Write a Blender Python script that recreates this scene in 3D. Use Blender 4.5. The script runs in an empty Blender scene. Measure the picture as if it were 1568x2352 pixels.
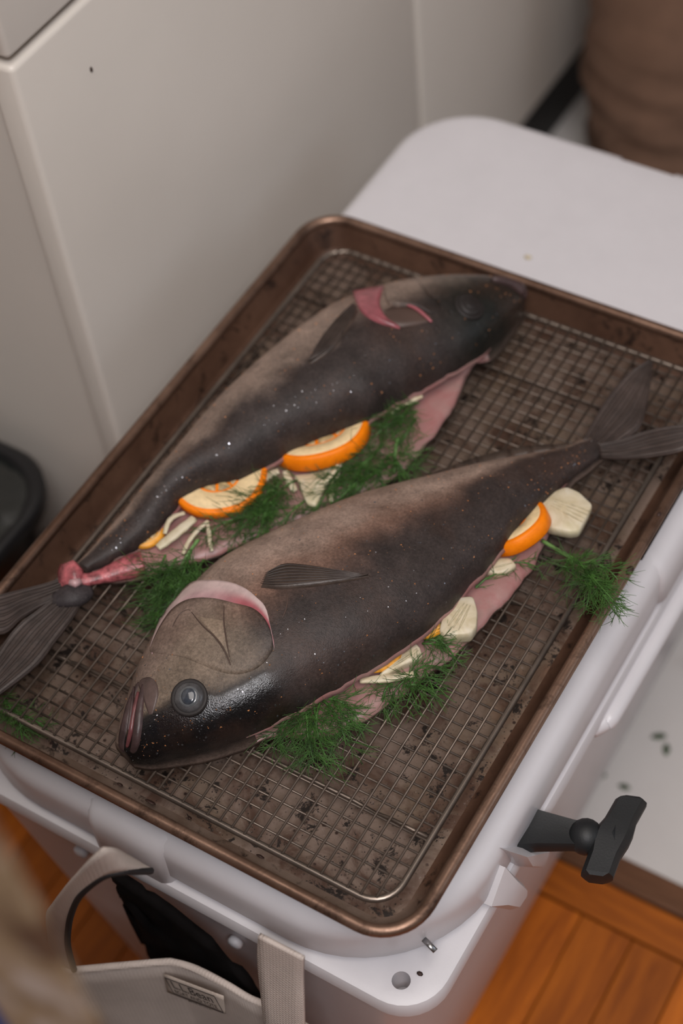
import bpy, bmesh, math, random
from mathutils import Vector, Matrix, noise
from mathutils.bvhtree import BVHTree

# ------------------------------------------------------------------ camera, world, lights, exposure
S = bpy.context.scene
COL = S.collection
Z0 = 0.415                                    # height of the sheet pan rim above the floor
FPX = 3833.9
CAM = Vector((0.36679, -0.50029, 0.79810 + Z0))
RX = Vector((0.85580, 0.51070, -0.08280)); RY = Vector((0.36130, -0.70450, -0.61090)); RZ = Vector((-0.37030, 0.49280, -0.78740))
RZ.normalize(); RX = (RX - RZ * RX.dot(RZ)).normalized(); RY = RZ.cross(RX)
cd = bpy.data.cameras.new('camera')
cam = bpy.data.objects.new('camera', cd)
COL.objects.link(cam)
cam.matrix_world = Matrix(((RX.x, -RY.x, -RZ.x, CAM.x), (RX.y, -RY.y, -RZ.y, CAM.y), (RX.z, -RY.z, -RZ.z, CAM.z), (0, 0, 0, 1)))
cd.sensor_fit = 'VERTICAL'; cd.sensor_height = 36.0; cd.lens = 36.0 * FPX / 2352.0
cd.clip_start = 0.02; cd.clip_end = 30
cd.dof.use_dof = True; cd.dof.focus_distance = 0.915; cd.dof.aperture_fstop = 4.0
S.camera = cam

w = bpy.data.worlds.new('world'); S.world = w; w.use_nodes = True
w.node_tree.nodes['Background'].inputs[0].default_value = (0.75, 0.85, 1.0, 1)
w.node_tree.nodes['Background'].inputs[1].default_value = 1.0

def area_light(name, loc, target, sx, sy, energy, color):
    ld = bpy.data.lights.new(name, 'AREA'); ld.shape = 'RECTANGLE'; ld.size = sx; ld.size_y = sy
    ld.energy = energy; ld.color = color
    o = bpy.data.objects.new(name, ld); COL.objects.link(o); o.location = loc
    o.rotation_euler = (Vector(target) - Vector(loc)).to_track_quat('-Z', 'Y').to_euler()
    return o
# daylight entering through the window in the right-hand wall, and the ceiling lamp
area_light('window_daylight', (2.30, 0.75, 1.65), (0.0, 0.4, 0.3), 1.5, 1.2, 1.2, (0.86, 0.92, 1.0))
area_light('ceiling_lamp_light', (0.90, -1.00, 2.36), (0.05, -0.05, 0.35), 0.6, 0.6, 28.0, (0.98, 0.965, 1.0))
area_light('ceiling_bounce_fill', (0.35, -0.50, 2.42), (0.33, -0.48, 0.0), 1.5, 1.5, 26.0, (1.0, 0.93, 0.88))  # added wide fill for light bounced off the ceiling, no fixture of its own
S.view_settings.view_transform = 'Standard'
S.view_settings.look = 'None'
S.view_settings.exposure = 0.0
S.view_settings.gamma = 1.0
S.view_settings.use_curve_mapping = False

random.seed(7)
rnd = random.random
def uni(a, b): return a + (b - a) * rnd()

# ------------------------------------------------------------------ helpers
ORG = {}                                       # world origin of every object that parents something
def org(o): return ORG.get(o.name, Vector((0, 0, 0))) if o else Vector((0, 0, 0))

def tag(o, label=None, cat=None, group=None, kind=None):
    if label: o['label'] = label
    if cat: o['category'] = cat
    if group: o['group'] = group
    if kind: o['kind'] = kind
    return o

def thing(name, loc, label=None, cat=None, group=None, kind=None):
    o = bpy.data.objects.new(name, None); COL.objects.link(o)
    o.empty_display_size = 0.02
    o.location = loc; ORG[o.name] = Vector(loc)
    return tag(o, label, cat, group, kind)

def obj(name, verts, faces, mat, parent=None, smooth=True, loc=None, mats=None, fmat=None):
    """link a mesh given in world coordinates, parented, with its origin at loc (or the parent's)"""
    base = Vector(loc) if loc is not None else org(parent)
    me = bpy.data.meshes.new(name)
    me.from_pydata([tuple(Vector(v) - base) for v in verts], [], [tuple(f) for f in faces])
    me.validate(); me.update()
    o = bpy.data.objects.new(name, me); COL.objects.link(o)
    for m in (mats or [mat]): me.materials.append(m)
    if fmat:
        for p, k in zip(me.polygons, fmat): p.material_index = k
    if smooth:
        me.polygons.foreach_set('use_smooth', [True] * len(me.polygons))
    o.location = base - org(parent)
    if parent: o.parent = parent
    ORG[o.name] = base
    return o

class MB:
    def __init__(s): s.v = []; s.f = []
    def add(s, v, f):
        n = len(s.v); s.v += [Vector(a) for a in v]; s.f += [tuple(i + n for i in q) for q in f]; return s
    def box(s, a, b):
        x0, y0, z0 = a; x1, y1, z1 = b
        return s.add([(x0,y0,z0),(x1,y0,z0),(x1,y1,z0),(x0,y1,z0),(x0,y0,z1),(x1,y0,z1),(x1,y1,z1),(x0,y1,z1)],
                     [(3,2,1,0),(4,5,6,7),(0,1,5,4),(1,2,6,5),(2,3,7,6),(3,0,4,7)])
    def tube(s, pts, r, n=8, caps=True, closed=False, flat=None):
        pts = [Vector(p) for p in pts]; m = len(pts)
        rr = r if isinstance(r, (list, tuple)) else [r] * m
        V = []; up = None
        for i, p in enumerate(pts):
            a = pts[(i - 1) % m] if (closed or i > 0) else p
            b = pts[(i + 1) % m] if (closed or i < m - 1) else p
            t = (b - a)
            t = t.normalized() if t.length > 1e-9 else Vector((1, 0, 0))
            if up is None:
                up = Vector((0, 0, 1)) if abs(t.z) < 0.9 else Vector((1, 0, 0))
            x = t.cross(up)
            x = x.normalized() if x.length > 1e-6 else t.orthogonal().normalized()
            y = x.cross(t).normalized(); up = y
            for k in range(n):
                an = 2 * math.pi * k / n
                V.append(p + x * (rr[i] * math.cos(an)) + y * (rr[i] * math.sin(an) * (flat or 1)))
        F = []
        for i in range(m if closed else m - 1):
            j = (i + 1) % m
            for k in range(n):
                l = (k + 1) % n
                F.append((i*n+k, i*n+l, j*n+l, j*n+k))
        if caps and not closed:
            F.append(tuple(reversed(range(n)))); F.append(tuple((m-1)*n + k for k in range(n)))
        return s.add(V, F)
    def stack(s, loops, cap0=True, cap1=True):
        n = len(loops[0]); V = [Vector(p) for l in loops for p in l]; F = []
        for i in range(len(loops) - 1):
            for k in range(n):
                l = (k + 1) % n
                F.append((i*n+k, i*n+l, (i+1)*n+l, (i+1)*n+k))
        if cap0: F.append(tuple(reversed(range(n))))
        if cap1: F.append(tuple((len(loops)-1)*n + k for k in range(n)))
        return s.add(V, F)
    def build(s, name, mat, parent=None, smooth=True, loc=None, bevel=None, angle=None):
        o = obj(name, s.v, s.f, mat, parent, smooth, loc)
        if bevel:
            b = o.modifiers.new('bevel', 'BEVEL'); b.width = bevel; b.segments = 3; b.limit_method = 'ANGLE'; b.angle_limit = math.radians(angle or 40)
            b.harden_normals = False
        return o

def rrect(x0, x1, y0, y1, r, z, n=8):
    """rounded rectangle loop, counter-clockwise"""
    out = []
    for cx, cy, a in ((x1-r, y1-r, 0), (x0+r, y1-r, 90), (x0+r, y0+r, 180), (x1-r, y0+r, 270)):
        for i in range(n + 1):
            t = math.radians(a + 90.0 * i / n)
            out.append((cx + r*math.cos(t), cy + r*math.sin(t), z))
    return out

def crom(pts, n):
    """Catmull-Rom through rows of numbers, n samples in all"""
    m = len(pts); out = []
    for i in range(n):
        t = i / (n - 1) * (m - 1); k = min(int(t), m - 2); u = t - k
        p0, p1, p2, p3 = pts[max(k-1, 0)], pts[k], pts[k+1], pts[min(k+2, m-1)]
        out.append([0.5*((2*b) + (-a+c)*u + (2*a-5*b+4*c-d)*u*u + (-a+3*b-3*c+d)*u**3) for a, b, c, d in zip(p0, p1, p2, p3)])
    return out
def vcrom(pts, n): return [Vector(p) for p in crom([tuple(p) for p in pts], n)]

def ray(px, py):
    return (RX * ((px - 784) / FPX) + RY * ((py - 1176) / FPX) + RZ).normalized()
def P(px, py, z):
    """point of the scene at height z (relative to the pan rim) seen at a place of the photograph"""
    d = ray(px, py); return CAM + d * ((z + Z0 - CAM.z) / d.z)
def fbm(p, s, o=4):
    return noise.fractal(Vector(p) * s, 1.0, 2.0, o)

# ------------------------------------------------------------------ materials
def lin(c):
    return tuple(((v/255)/12.92 if v/255 <= 0.04045 else ((v/255+0.055)/1.055)**2.4) for v in c)
class NT:
    def __init__(s, name):
        s.m = bpy.data.materials.new(name); s.m.use_nodes = True
        s.t = s.m.node_tree; s.N = s.t.nodes; s.L = s.t.links
        s.b = s.N['Principled BSDF']
    def n(s, typ, **kw):
        o = s.N.new(typ)
        for k, v in kw.items():
            if k.startswith('i_'): o.inputs[k[2:].replace('_', ' ')].default_value = v
            else: setattr(o, k, v)
        return o
    def coord(s, scale=(1, 1, 1), kind='Object'):
        tc = s.n('ShaderNodeTexCoord'); mp = s.n('ShaderNodeMapping'); mp.inputs['Scale'].default_value = scale
        s.L.new(tc.outputs[kind], mp.inputs['Vector']); return mp.outputs[0]
    def noise(s, vec, scale, detail=4, rough=0.6, dist=0.0):
        o = s.n('ShaderNodeTexNoise'); s.L.new(vec, o.inputs['Vector'])
        o.inputs['Scale'].default_value = scale; o.inputs['Detail'].default_value = detail
        o.inputs['Roughness'].default_value = rough; o.inputs['Distortion'].default_value = dist
        return o.outputs['Fac']
    def vor(s, vec, scale, feature='F1', out='Distance'):
        o = s.n('ShaderNodeTexVoronoi'); o.feature = feature; s.L.new(vec, o.inputs['Vector']); o.inputs['Scale'].default_value = scale
        return o.outputs[out]
    def ramp(s, fac, stops):
        o = s.n('ShaderNodeValToRGB'); e = o.color_ramp.elements
        while len(e) < len(stops): e.new(0.5)
        for k, (p, c) in zip(e, stops):
            k.position = p; k.color = (c, c, c, 1) if isinstance(c, (int, float)) else tuple(c) + (1,)
        s.L.new(fac, o.inputs[0]); return o.outputs[0]
    def mix(s, fac, a, b, mode='MIX'):
        o = s.n('ShaderNodeMix'); o.data_type = 'RGBA'; o.blend_type = mode
        for i, v in ((0, fac), (6, a), (7, b)):
            if hasattr(v, 'links') or hasattr(v, 'is_linked'): s.L.new(v, o.inputs[i])
            elif i == 0: o.inputs[0].default_value = v
            else: o.inputs[i].default_value = tuple(v) + (1,)
        return o.outputs[2]
    def math(s, op, a, b=0.0):
        o = s.n('ShaderNodeMath'); o.operation = op
        for i, v in ((0, a), (1, b)):
            if hasattr(v, 'is_linked'): s.L.new(v, o.inputs[i])
            else: o.inputs[i].default_value = v
        return o.outputs[0]
    def set(s, **kw):
        for k, v in kw.items():
            k = k.replace('_', ' ')
            i = s.b.inputs[k]
            if hasattr(v, 'is_linked'): s.L.new(v, i)
            elif isinstance(v, tuple): i.default_value = v + (1,) if len(v) == 3 and i.type == 'RGBA' else v
            else: i.default_value = v
        return s
    def bump(s, h, strength=0.3, dist=0.001, prev=None):
        o = s.n('ShaderNodeBump'); o.inputs['Strength'].default_value = strength; o.inputs['Distance'].default_value = dist
        s.L.new(h, o.inputs['Height'])
        if prev: s.L.new(prev, o.inputs['Normal'])
        s.L.new(o.outputs[0], s.b.inputs['Normal']); return o.outputs[0]
def plain(name, col, rough=0.5, metal=0.0, var=0.12, scale=40, bump=0.0, bscale=300, spec=0.5, **kw):
    """a flat-coloured procedural material with slight mottling"""
    t = NT(name); v = t.coord()
    f = t.noise(v, scale)
    a = tuple(max(0, c*(1-var)) for c in col); b = tuple(min(1, c*(1+var)) for c in col)
    t.set(Base_Color=t.ramp(f, [(0.3, a), (0.7, b)]), Roughness=rough, Metallic=metal)
    t.b.inputs['Specular IOR Level'].default_value = spec
    for k, x in kw.items(): t.set(**{k: x})
    if bump: t.bump(t.noise(v, bscale, 3), bump)
    return t.m

M = {}
M['plastic'] = plain('white_plastic', (0.625, 0.605, 0.625), 0.34, var=0.02, bump=0.05, bscale=700)
M['rubber'] = plain('black_rubber', (0.009, 0.010, 0.011), 0.55, var=0.2, bump=0.1, bscale=900)
M['screw'] = plain('screw_steel', (0.45, 0.45, 0.45), 0.3, 1.0)
M['cabinet'] = plain('cream_cabinet_paint', (0.72, 0.665, 0.60), 0.42, var=0.02, scale=8, bump=0.06, bscale=260)
M['dark'] = plain('recess_shade_black', (0.012, 0.011, 0.011), 0.6)
M['counter'] = plain('counter_top', (0.35, 0.32, 0.3), 0.4, var=0.3)
M['wall'] = plain('wall_paint', (0.40, 0.37, 0.34), 0.8, var=0.03)
M['vinyl'] = plain('white_vinyl_floor', (0.60, 0.57, 0.545), 0.45, var=0.05, scale=9, bump=0.05)
M['darkwall'] = plain('fill_damping_wall', (0.10, 0.075, 0.06), 0.8, var=0.05)

def wood_mat(name, c0, c1, rough=0.38, sc=(30, 3.2, 30)):
    t = NT(name); v = t.coord(sc)
    oi = t.n('ShaderNodeObjectInfo')
    ad = t.n('ShaderNodeVectorMath'); ad.operation = 'ADD'; t.L.new(v, ad.inputs[0])
    sc_ = t.n('ShaderNodeVectorMath'); sc_.operation = 'SCALE'; t.L.new(oi.outputs['Random'], sc_.inputs[0]); sc_.inputs['Scale'].default_value = 37.0
    t.L.new(sc_.outputs[0], ad.inputs[1])
    f = t.noise(ad.outputs[0], 3.0, 6, 0.65, 0.6)
    c = t.ramp(f, [(0.28, c0), (0.72, c1)])
    k = t.n('ShaderNodeMapRange'); t.L.new(oi.outputs['Random'], k.inputs[0]); k.inputs[3].default_value = 0.72; k.inputs[4].default_value = 1.2
    h = t.n('ShaderNodeHueSaturation'); t.L.new(c, h.inputs['Color']); t.L.new(k.outputs[0], h.inputs['Value'])
    t.set(Base_Color=h.outputs[0], Roughness=rough); t.b.inputs['Specular IOR Level'].default_value = 0.25; t.bump(f, 0.12, 0.001)
    return t.m
M['wood'] = wood_mat('orange_parquet', (0.22, 0.050, 0.004), (0.50, 0.135, 0.010), 0.5)
M['walnut'] = wood_mat('dark_threshold_wood', (0.06, 0.026, 0.012), (0.15, 0.068, 0.034), 0.5, (3.2, 30, 30))
M['chairwood'] = wood_mat('chair_wood', (0.10, 0.05, 0.02), (0.2, 0.1, 0.05), 0.4, (20, 20, 3))

# browned sheet pan: seasoned metal with baked-on brown and black patches
def pan_mat(name, rim):
    t = NT(name); v = t.coord()
    n1 = t.noise(v, 9, 6, 0.7); n2 = t.noise(v, 60, 6, 0.75, 0.4); n3 = t.noise(v, 300, 3, 0.7); n4 = t.noise(v, 28, 5, 0.7, 0.8)
    if rim:
        base = t.ramp(n1, [(0.35, (0.13, 0.072, 0.048)), (0.62, (0.28, 0.175, 0.125))])
        c = t.mix(t.ramp(n2, [(0.52, 0.0), (0.70, 0.9)]), base, (0.04, 0.021, 0.014))
        t.set(Base_Color=c, Metallic=0.75, Roughness=t.ramp(n2, [(0.3, 0.26), (0.7, 0.5)]))
    else:
        base = t.ramp(n1, [(0.3, (0.135, 0.094, 0.062)), (0.45, (0.22, 0.158, 0.125)), (0.58, (0.18, 0.126, 0.088)), (0.7, (0.19, 0.106, 0.066))])
        c = t.mix(t.ramp(n4, [(0.46, 0.0), (0.62, 0.85)]), base, (0.075, 0.034, 0.02))
        c = t.mix(t.ramp(n2, [(0.56, 0.0), (0.60, 1.0)]), c, (0.018, 0.011, 0.008))
        vo = t.vor(v, 420)
        sp = t.math('MULTIPLY', t.ramp(vo, [(0.12, 1.0), (0.24, 0.0)]), t.ramp(n2, [(0.42, 0.0), (0.52, 1.0)]))
        c = t.mix(sp, c, (0.014, 0.009, 0.007))
        v2 = t.vor(v, 150); n7 = t.noise(v, 35, 3)
        sp2 = t.math('MULTIPLY', t.ramp(v2, [(0.10, 1.0), (0.2, 0.0)]), t.ramp(n7, [(0.46, 0.0), (0.54, 1.0)]))
        c = t.mix(sp2, c, (0.03, 0.012, 0.008))
        c = t.mix(t.ramp(n3, [(0.64, 0.0), (0.72, 0.35)]), c, (0.34, 0.29, 0.26))
        t.set(Base_Color=c, Metallic=0.3, Roughness=t.ramp(n2, [(0.3, 0.38), (0.7, 0.6)]))
    t.bump(n2, 0.25, 0.001)
    return t.m
M['pan'] = pan_mat('baked_on_pan_floor', False)
M['rim'] = pan_mat('bronzed_pan_rim', True)
def wall_mat():
    t = NT('browned_pan_wall'); v = t.coord()
    n1 = t.noise(v, 14, 6, 0.7); n2 = t.noise(v, 70, 6, 0.75, 0.5)
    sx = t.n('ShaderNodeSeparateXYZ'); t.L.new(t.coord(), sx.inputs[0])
    near = t.ramp(t.math('ADD', t.math('MULTIPLY', sx.outputs[1], -12.0), -1.95), [(0.2, 0.0), (0.6, 1.0)])  # wall colour turns lighter towards the near side
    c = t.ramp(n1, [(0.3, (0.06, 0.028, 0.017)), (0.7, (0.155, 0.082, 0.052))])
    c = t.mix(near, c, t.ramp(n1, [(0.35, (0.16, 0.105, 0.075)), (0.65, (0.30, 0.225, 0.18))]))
    c = t.mix(t.ramp(n2, [(0.55, 0.0), (0.66, 0.9)]), c, (0.02, 0.011, 0.008))
    t.set(Base_Color=c, Metallic=0.4, Roughness=0.45); t.bump(n2, 0.2); return t.m
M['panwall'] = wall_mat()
M['wire'] = plain('rack_steel_wire', (0.145, 0.112, 0.09), 0.45, 0.7, var=0.35, scale=60)
M['frame'] = plain('rack_frame_steel', (0.23, 0.19, 0.16), 0.32, 0.85, var=0.3, scale=40)

def skin_mat(name, gloss):
    t = NT(name); v = t.coord()
    at = t.n('ShaderNodeVertexColor'); at.layer_name = 'Col'
    n1 = t.noise(v, 55, 5, 0.65); n2 = t.noise(v, 620, 3, 0.75); n3 = t.noise(v, 22, 4, 0.6)
    c = t.mix(1.0, at.outputs['Color'], t.ramp(n1, [(0.3, 0.62), (0.7, 1.25)]), 'MULTIPLY')
    c = t.mix(t.math('MULTIPLY', t.ramp(n3, [(0.48, 0.0), (0.66, 1.0)]), 0.20), c, (0.10, 0.048, 0.030))
    c = t.mix(1.0, c, t.ramp(n2, [(0.36, 0.74), (0.68, 1.28)]), 'MULTIPLY')
    vo = t.vor(v, 1350); n5 = t.noise(v, 1500, 2, 0.6); n6 = t.noise(v, 240, 4, 0.8)
    bw = t.n('ShaderNodeRGBToBW'); t.L.new(at.outputs['Color'], bw.inputs[0]); rb = t.ramp(bw.outputs[0], [(0.009, 0.22), (0.024, 0.46), (0.2, 0.50)])
    t.set(Base_Color=c, Roughness=rb)
    t.L.new(t.ramp(bw.outputs[0], [(0.009, 0.5), (0.03, 0.24)]), t.b.inputs['Specular IOR Level'])
    b = t.bump(vo, 0.22, 0.0004); b = t.bump(n6, 0.22, 0.0011, b); t.bump(n5, 0.2, 0.0004, b)
    return t.m
M['skin'] = skin_mat('wet_dark_fish_skin', 0.27)
def flesh_mat():
    t = NT('pink_fish_flesh'); v = t.coord(); n1 = t.noise(v, 45, 5, 0.65, 0.5); n2 = t.noise(v, 260, 4, 0.7)
    c = t.ramp(n1, [(0.28, (0.34, 0.135, 0.13)), (0.5, (0.36, 0.195, 0.18)), (0.72, (0.27, 0.185, 0.16))])
    t.set(Base_Color=c, Roughness=0.34); t.b.inputs['Subsurface Weight'].default_value = 0.1
    t.b.inputs['Subsurface Radius'].default_value = (0.004, 0.0015, 0.001)
    t.bump(n2, 0.25, 0.001); return t.m
M['flesh'] = flesh_mat()
M['raw'] = plain('raw_red_flesh', (0.36, 0.095, 0.105), 0.3, var=0.75, scale=190, bump=0.5, bscale=300)
M['membrane'] = plain('pale_pink_gill_membrane', (0.52, 0.32, 0.33), 0.32, var=0.3, scale=60, bump=0.1)
def memb_mat():
    t = NT('pale_pink_gill_membrane'); v = t.coord(); at = t.n('ShaderNodeVertexColor'); at.layer_name = 'Col'
    n = t.noise(v, 130, 4, 0.6)
    t.set(Base_Color=t.mix(1.0, at.outputs['Color'], t.ramp(n, [(0.3, 0.8), (0.7, 1.12)]), 'MULTIPLY'), Roughness=0.42); t.bump(n, 0.2, 0.001); return t.m
M['memb'] = memb_mat()
M['gillred'] = plain('deep_pink_gill_flesh', (0.31, 0.09, 0.105), 0.3, var=0.35, scale=120, bump=0.2)
M['lip'] = plain('purple_brown_lip', (0.058, 0.034, 0.033), 0.38, var=0.4, scale=120, bump=0.25, bscale=250)
M['jaw'] = plain('jaw_skin', (0.10, 0.066, 0.058), 0.4, var=0.35, scale=120, bump=0.25, bscale=250)
M['mouthred'] = plain('mouth_lining', (0.15, 0.05, 0.052), 0.25, var=0.3, scale=200)
M['crease'] = plain('dark_skin_crease', (0.075, 0.045, 0.035), 0.5)
M['fin'] = plain('brown_fin_web', (0.058, 0.040, 0.031), 0.4, var=0.45, scale=90, bump=0.3, bscale=220)
M['tailfin'] = plain('brown_tail_fin', (0.060, 0.042, 0.036), 0.45, var=0.4, scale=60, bump=0.3, bscale=260)
M['finray'] = plain('fin_ray', (0.048, 0.034, 0.029), 0.42, var=0.3, scale=200)
M['eyeball'] = plain('cloudy_eye_ring', (0.070, 0.068, 0.070), 0.22, var=0.35, scale=260, spec=0.7)
M['iris'] = plain('grey_eye_ring', (0.11, 0.115, 0.12), 0.12, var=0.2, scale=300, spec=0.7)
M['pupil'] = plain('blue_grey_pupil', (0.045, 0.052, 0.064), 0.1, var=0.3, scale=300, spec=0.8)
M['socket'] = plain('eye_socket_skin', (0.022, 0.018, 0.017), 0.5, spec=0.3)
M['peel'] = plain('orange_peel', (0.98, 0.225, 0.003), 0.42, var=0.12, scale=200, bump=0.25, bscale=900, spec=0.25)
M['peel2'] = plain('dried_orange_peel', (0.78, 0.33, 0.03), 0.4, var=0.35, scale=160, bump=0.2)
M['pith'] = plain('white_pith', (0.80, 0.60, 0.33), 0.6, var=0.12, scale=250, bump=0.2)
M['segment'] = plain('orange_segment_flesh', (0.44, 0.31, 0.15), 0.3, var=0.5, scale=300, bump=0.4, bscale=500)
def fennel_mat():
    t = NT('pale_fennel'); v = t.coord((1, 1, 1)); n = t.noise(v, 70, 4, 0.6, 0.8); n2 = t.noise(v, 30, 3)
    c = t.ramp(n, [(0.3, (0.50, 0.41, 0.25)), (0.55, (0.64, 0.56, 0.41)), (0.75, (0.68, 0.62, 0.50))])
    c = t.mix(t.math('MULTIPLY', t.ramp(n2, [(0.5, 0.0), (0.7, 1.0)]), 0.3), c, (0.50, 0.48, 0.20))
    t.set(Base_Color=c, Roughness=0.4); t.b.inputs['Subsurface Weight'].default_value = 0.12
    t.b.inputs['Subsurface Radius'].default_value = (0.003, 0.003, 0.0015)
    t.bump(n, 0.2, 0.001); return t.m
M['fennel'] = fennel_mat()
M['frond'] = plain('green_frond', (0.055, 0.135, 0.026), 0.5, var=0.6, scale=140)
M['fennelline'] = plain('fennel_layer_edge', (0.50, 0.43, 0.28), 0.5, var=0.3, scale=200)
M['frondstem'] = plain('green_frond_stem', (0.15, 0.29, 0.085), 0.45, var=0.25, scale=80)
M['scale'] = plain('glint_fleck_metal', (0.20, 0.20, 0.215), 0.26, 0.85, var=0.4, scale=300)  # metal of the added glint flecks
M['spice'] = plain('orange_spice', (0.42, 0.17, 0.06), 0.6, var=0.6, scale=400)
M['burnt'] = plain('burnt_crumb', (0.035, 0.015, 0.010), 0.6, var=0.5, scale=200, bump=0.4)
M['leafbit'] = plain('dark_leaf_bit', (0.05, 0.08, 0.035), 0.6, var=0.4, scale=200)
def canvas_mat(name, c, sc=900):
    t = NT(name); v = t.coord(); 
    wv = t.n('ShaderNodeTexWave'); wv.wave_type = 'BANDS'; wv.bands_direction = 'X'; t.L.new(v, wv.inputs['Vector']); wv.inputs['Scale'].default_value = sc / 6
    w2 = t.n('ShaderNodeTexWave'); w2.wave_type = 'BANDS'; w2.bands_direction = 'Z'; t.L.new(v, w2.inputs['Vector']); w2.inputs['Scale'].default_value = sc / 6
    h = t.math('MULTIPLY', wv.outputs['Fac'], w2.outputs['Fac'])
    n = t.noise(v, 30, 4)
    col = t.ramp(n, [(0.3, tuple(x*0.88 for x in c)), (0.7, tuple(min(1, x*1.08) for x in c))])
    t.set(Base_Color=col, Roughness=0.85); t.bump(h, 0.35, 0.0008); return t.m
M['canvas'] = canvas_mat('cream_canvas', (0.56, 0.48, 0.43))
M['edging'] = plain('black_strap_edging', (0.012, 0.011, 0.012), 0.7)
M['ink'] = plain('dark_label_print', (0.035, 0.028, 0.026), 0.8)
M['labelcloth'] = canvas_mat('label_cloth', (0.50, 0.42, 0.36), 1400)
M['trousers'] = canvas_mat('brown_trouser_cloth', (0.20, 0.112, 0.072), 1500)
M['matteblack'] = plain('matte_black', (0.006, 0.005, 0.005), 0.9, spec=0.08)
M['shoe'] = plain('dark_shoe_leather', (0.03, 0.022, 0.018), 0.45)
M['bin'] = plain('black_bin_plastic', (0.008, 0.008, 0.009), 0.35)
M['liner'] = plain('glossy_black_liner', (0.012, 0.014, 0.013), 0.14, spec=0.8, bump=0.2, bscale=60)
def cloth_mat():
    t = NT('tan_mottled_cloth'); v = t.coord(); n = t.noise(v, 30, 3, 0.5, 0.4); n2 = t.noise(v, 48, 2)
    c = t.ramp(n, [(0.36, (0.12, 0.06, 0.03)), (0.5, (0.33, 0.23, 0.13)), (0.64, (0.42, 0.31, 0.24))])
    c = t.mix(t.math('MULTIPLY', t.ramp(n2, [(0.55, 0.0), (0.65, 1.0)]), 0.6), c, (0.56, 0.48, 0.44))
    t.set(Base_Color=c, Roughness=0.9); return t.m
M['tan'] = cloth_mat()
M['blue'] = plain('blue_cloth', (0.012, 0.05, 0.20), 0.85, var=0.3, scale=60)

# ------------------------------------------------------------------ the room
XL, XR, YN, YF, HC = -0.86, 2.40, -1.9, 2.5, 2.45
def plank_box(x0, x1, y0, y1, z0, z1): return MB().box((x0, y0, z0), (x1, y1, z1))
MB().box((XL, 0.066, -0.05), (XR, YF, 0.0)).build('floor', M['vinyl'], smooth=False)
tag(bpy.data.objects['floor'], 'white vinyl kitchen floor beyond the dark wood threshold', kind='structure')
fl2 = MB().box((XL, YN, -0.05), (XR, 0.066, -0.016)).build('floor', M['dark'], smooth=False, loc=(0, 0, 0))
tag(fl2, 'orange wooden parquet floor on the near side of the threshold', kind='structure')
th = MB().box((XL, 0.0415, -0.016), (XR, 0.0655, 0.003)).build('threshold_strip', M['walnut'], fl2, False, bevel=0.002)
th['label'] = 'dark brown wooden threshold strip'
pw = 0.0423
pm = None
def plank(x, y, rot=False):
    global pm
    if pm is None:
        o = MB().box((-pw/2 + 0.0004, -0.0, -0.015), (pw/2 - 0.0004, 0.42 - 0.0008, 0.0)).build('plank', M['wood'], fl2, False, bevel=0.0009)
        pm = o
    else:
        o = pm.copy(); COL.objects.link(o); o.parent = fl2
    o.location = (x, y, 0)
    if rot: o.rotation_euler.z = -math.pi / 2; o.scale = (0.031/0.0423, 1, 1)
    return o
ix = 0
x = 0.162 - pw * 18 + pw/2
while x < 1.25:
    y = 0.0085 - 0.42
    off = 0.0
    for k in range(3):
        plank(x, y); y -= 0.42
    x += pw
for k in range(6): plank(-0.86 + 0.42*k, 0.0250, True)
def wallbox(name, a, b, mat='wall', label=None):
    o = MB().box(a, b).build(name, M[mat], smooth=False); tag(o, label, kind='structure'); return o
wallbox('wall_left', (XL-0.1, YN, -0.05), (XL, YF, HC), label='painted wall behind the cabinets')
wallbox('wall_back', (XL-0.1, YF, -0.05), (XR+0.1, YF+0.1, HC), label='painted far wall of the kitchen')
wallbox('wall_front', (XL-0.1, YN-0.1, -0.05), (XR+0.1, YN, HC), 'darkwall', label='painted wall behind the camera')  # unseen wall coloured dark to weaken fill light from this side
wr = MB().box((XR, YN, -0.05), (XR+0.1, YF, 0.95)).box((XR, YN, 2.25), (XR+0.1, YF, HC)).box((XR, YN, 0.95), (XR+0.1, -0.1, 2.25)).box((XR, 1.6, 0.95), (XR+0.1, YF, 2.25)).build('wall_right', M['wall'], smooth=False)
tag(wr, 'painted wall with the window', kind='structure')
wn = MB().box((XR+0.02, -0.1, 0.95), (XR+0.07, -0.04, 2.25)).box((XR+0.02, 1.54, 0.95), (XR+0.07, 1.6, 2.25)).box((XR+0.02, -0.04, 0.95), (XR+0.07, 1.54, 1.01)).box((XR+0.02, -0.04, 2.19), (XR+0.07, 1.54, 2.25)).box((XR+0.02, 0.72, 1.01), (XR+0.07, 0.78, 2.19)).build('window_1', M['plastic'], smooth=False)
tag(wn, 'white framed kitchen window', kind='structure')
wallbox('ceiling', (XL-0.1, YN-0.1, HC), (XR+0.1, YF+0.1, HC+0.1), 'cabinet', label='painted ceiling')

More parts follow.
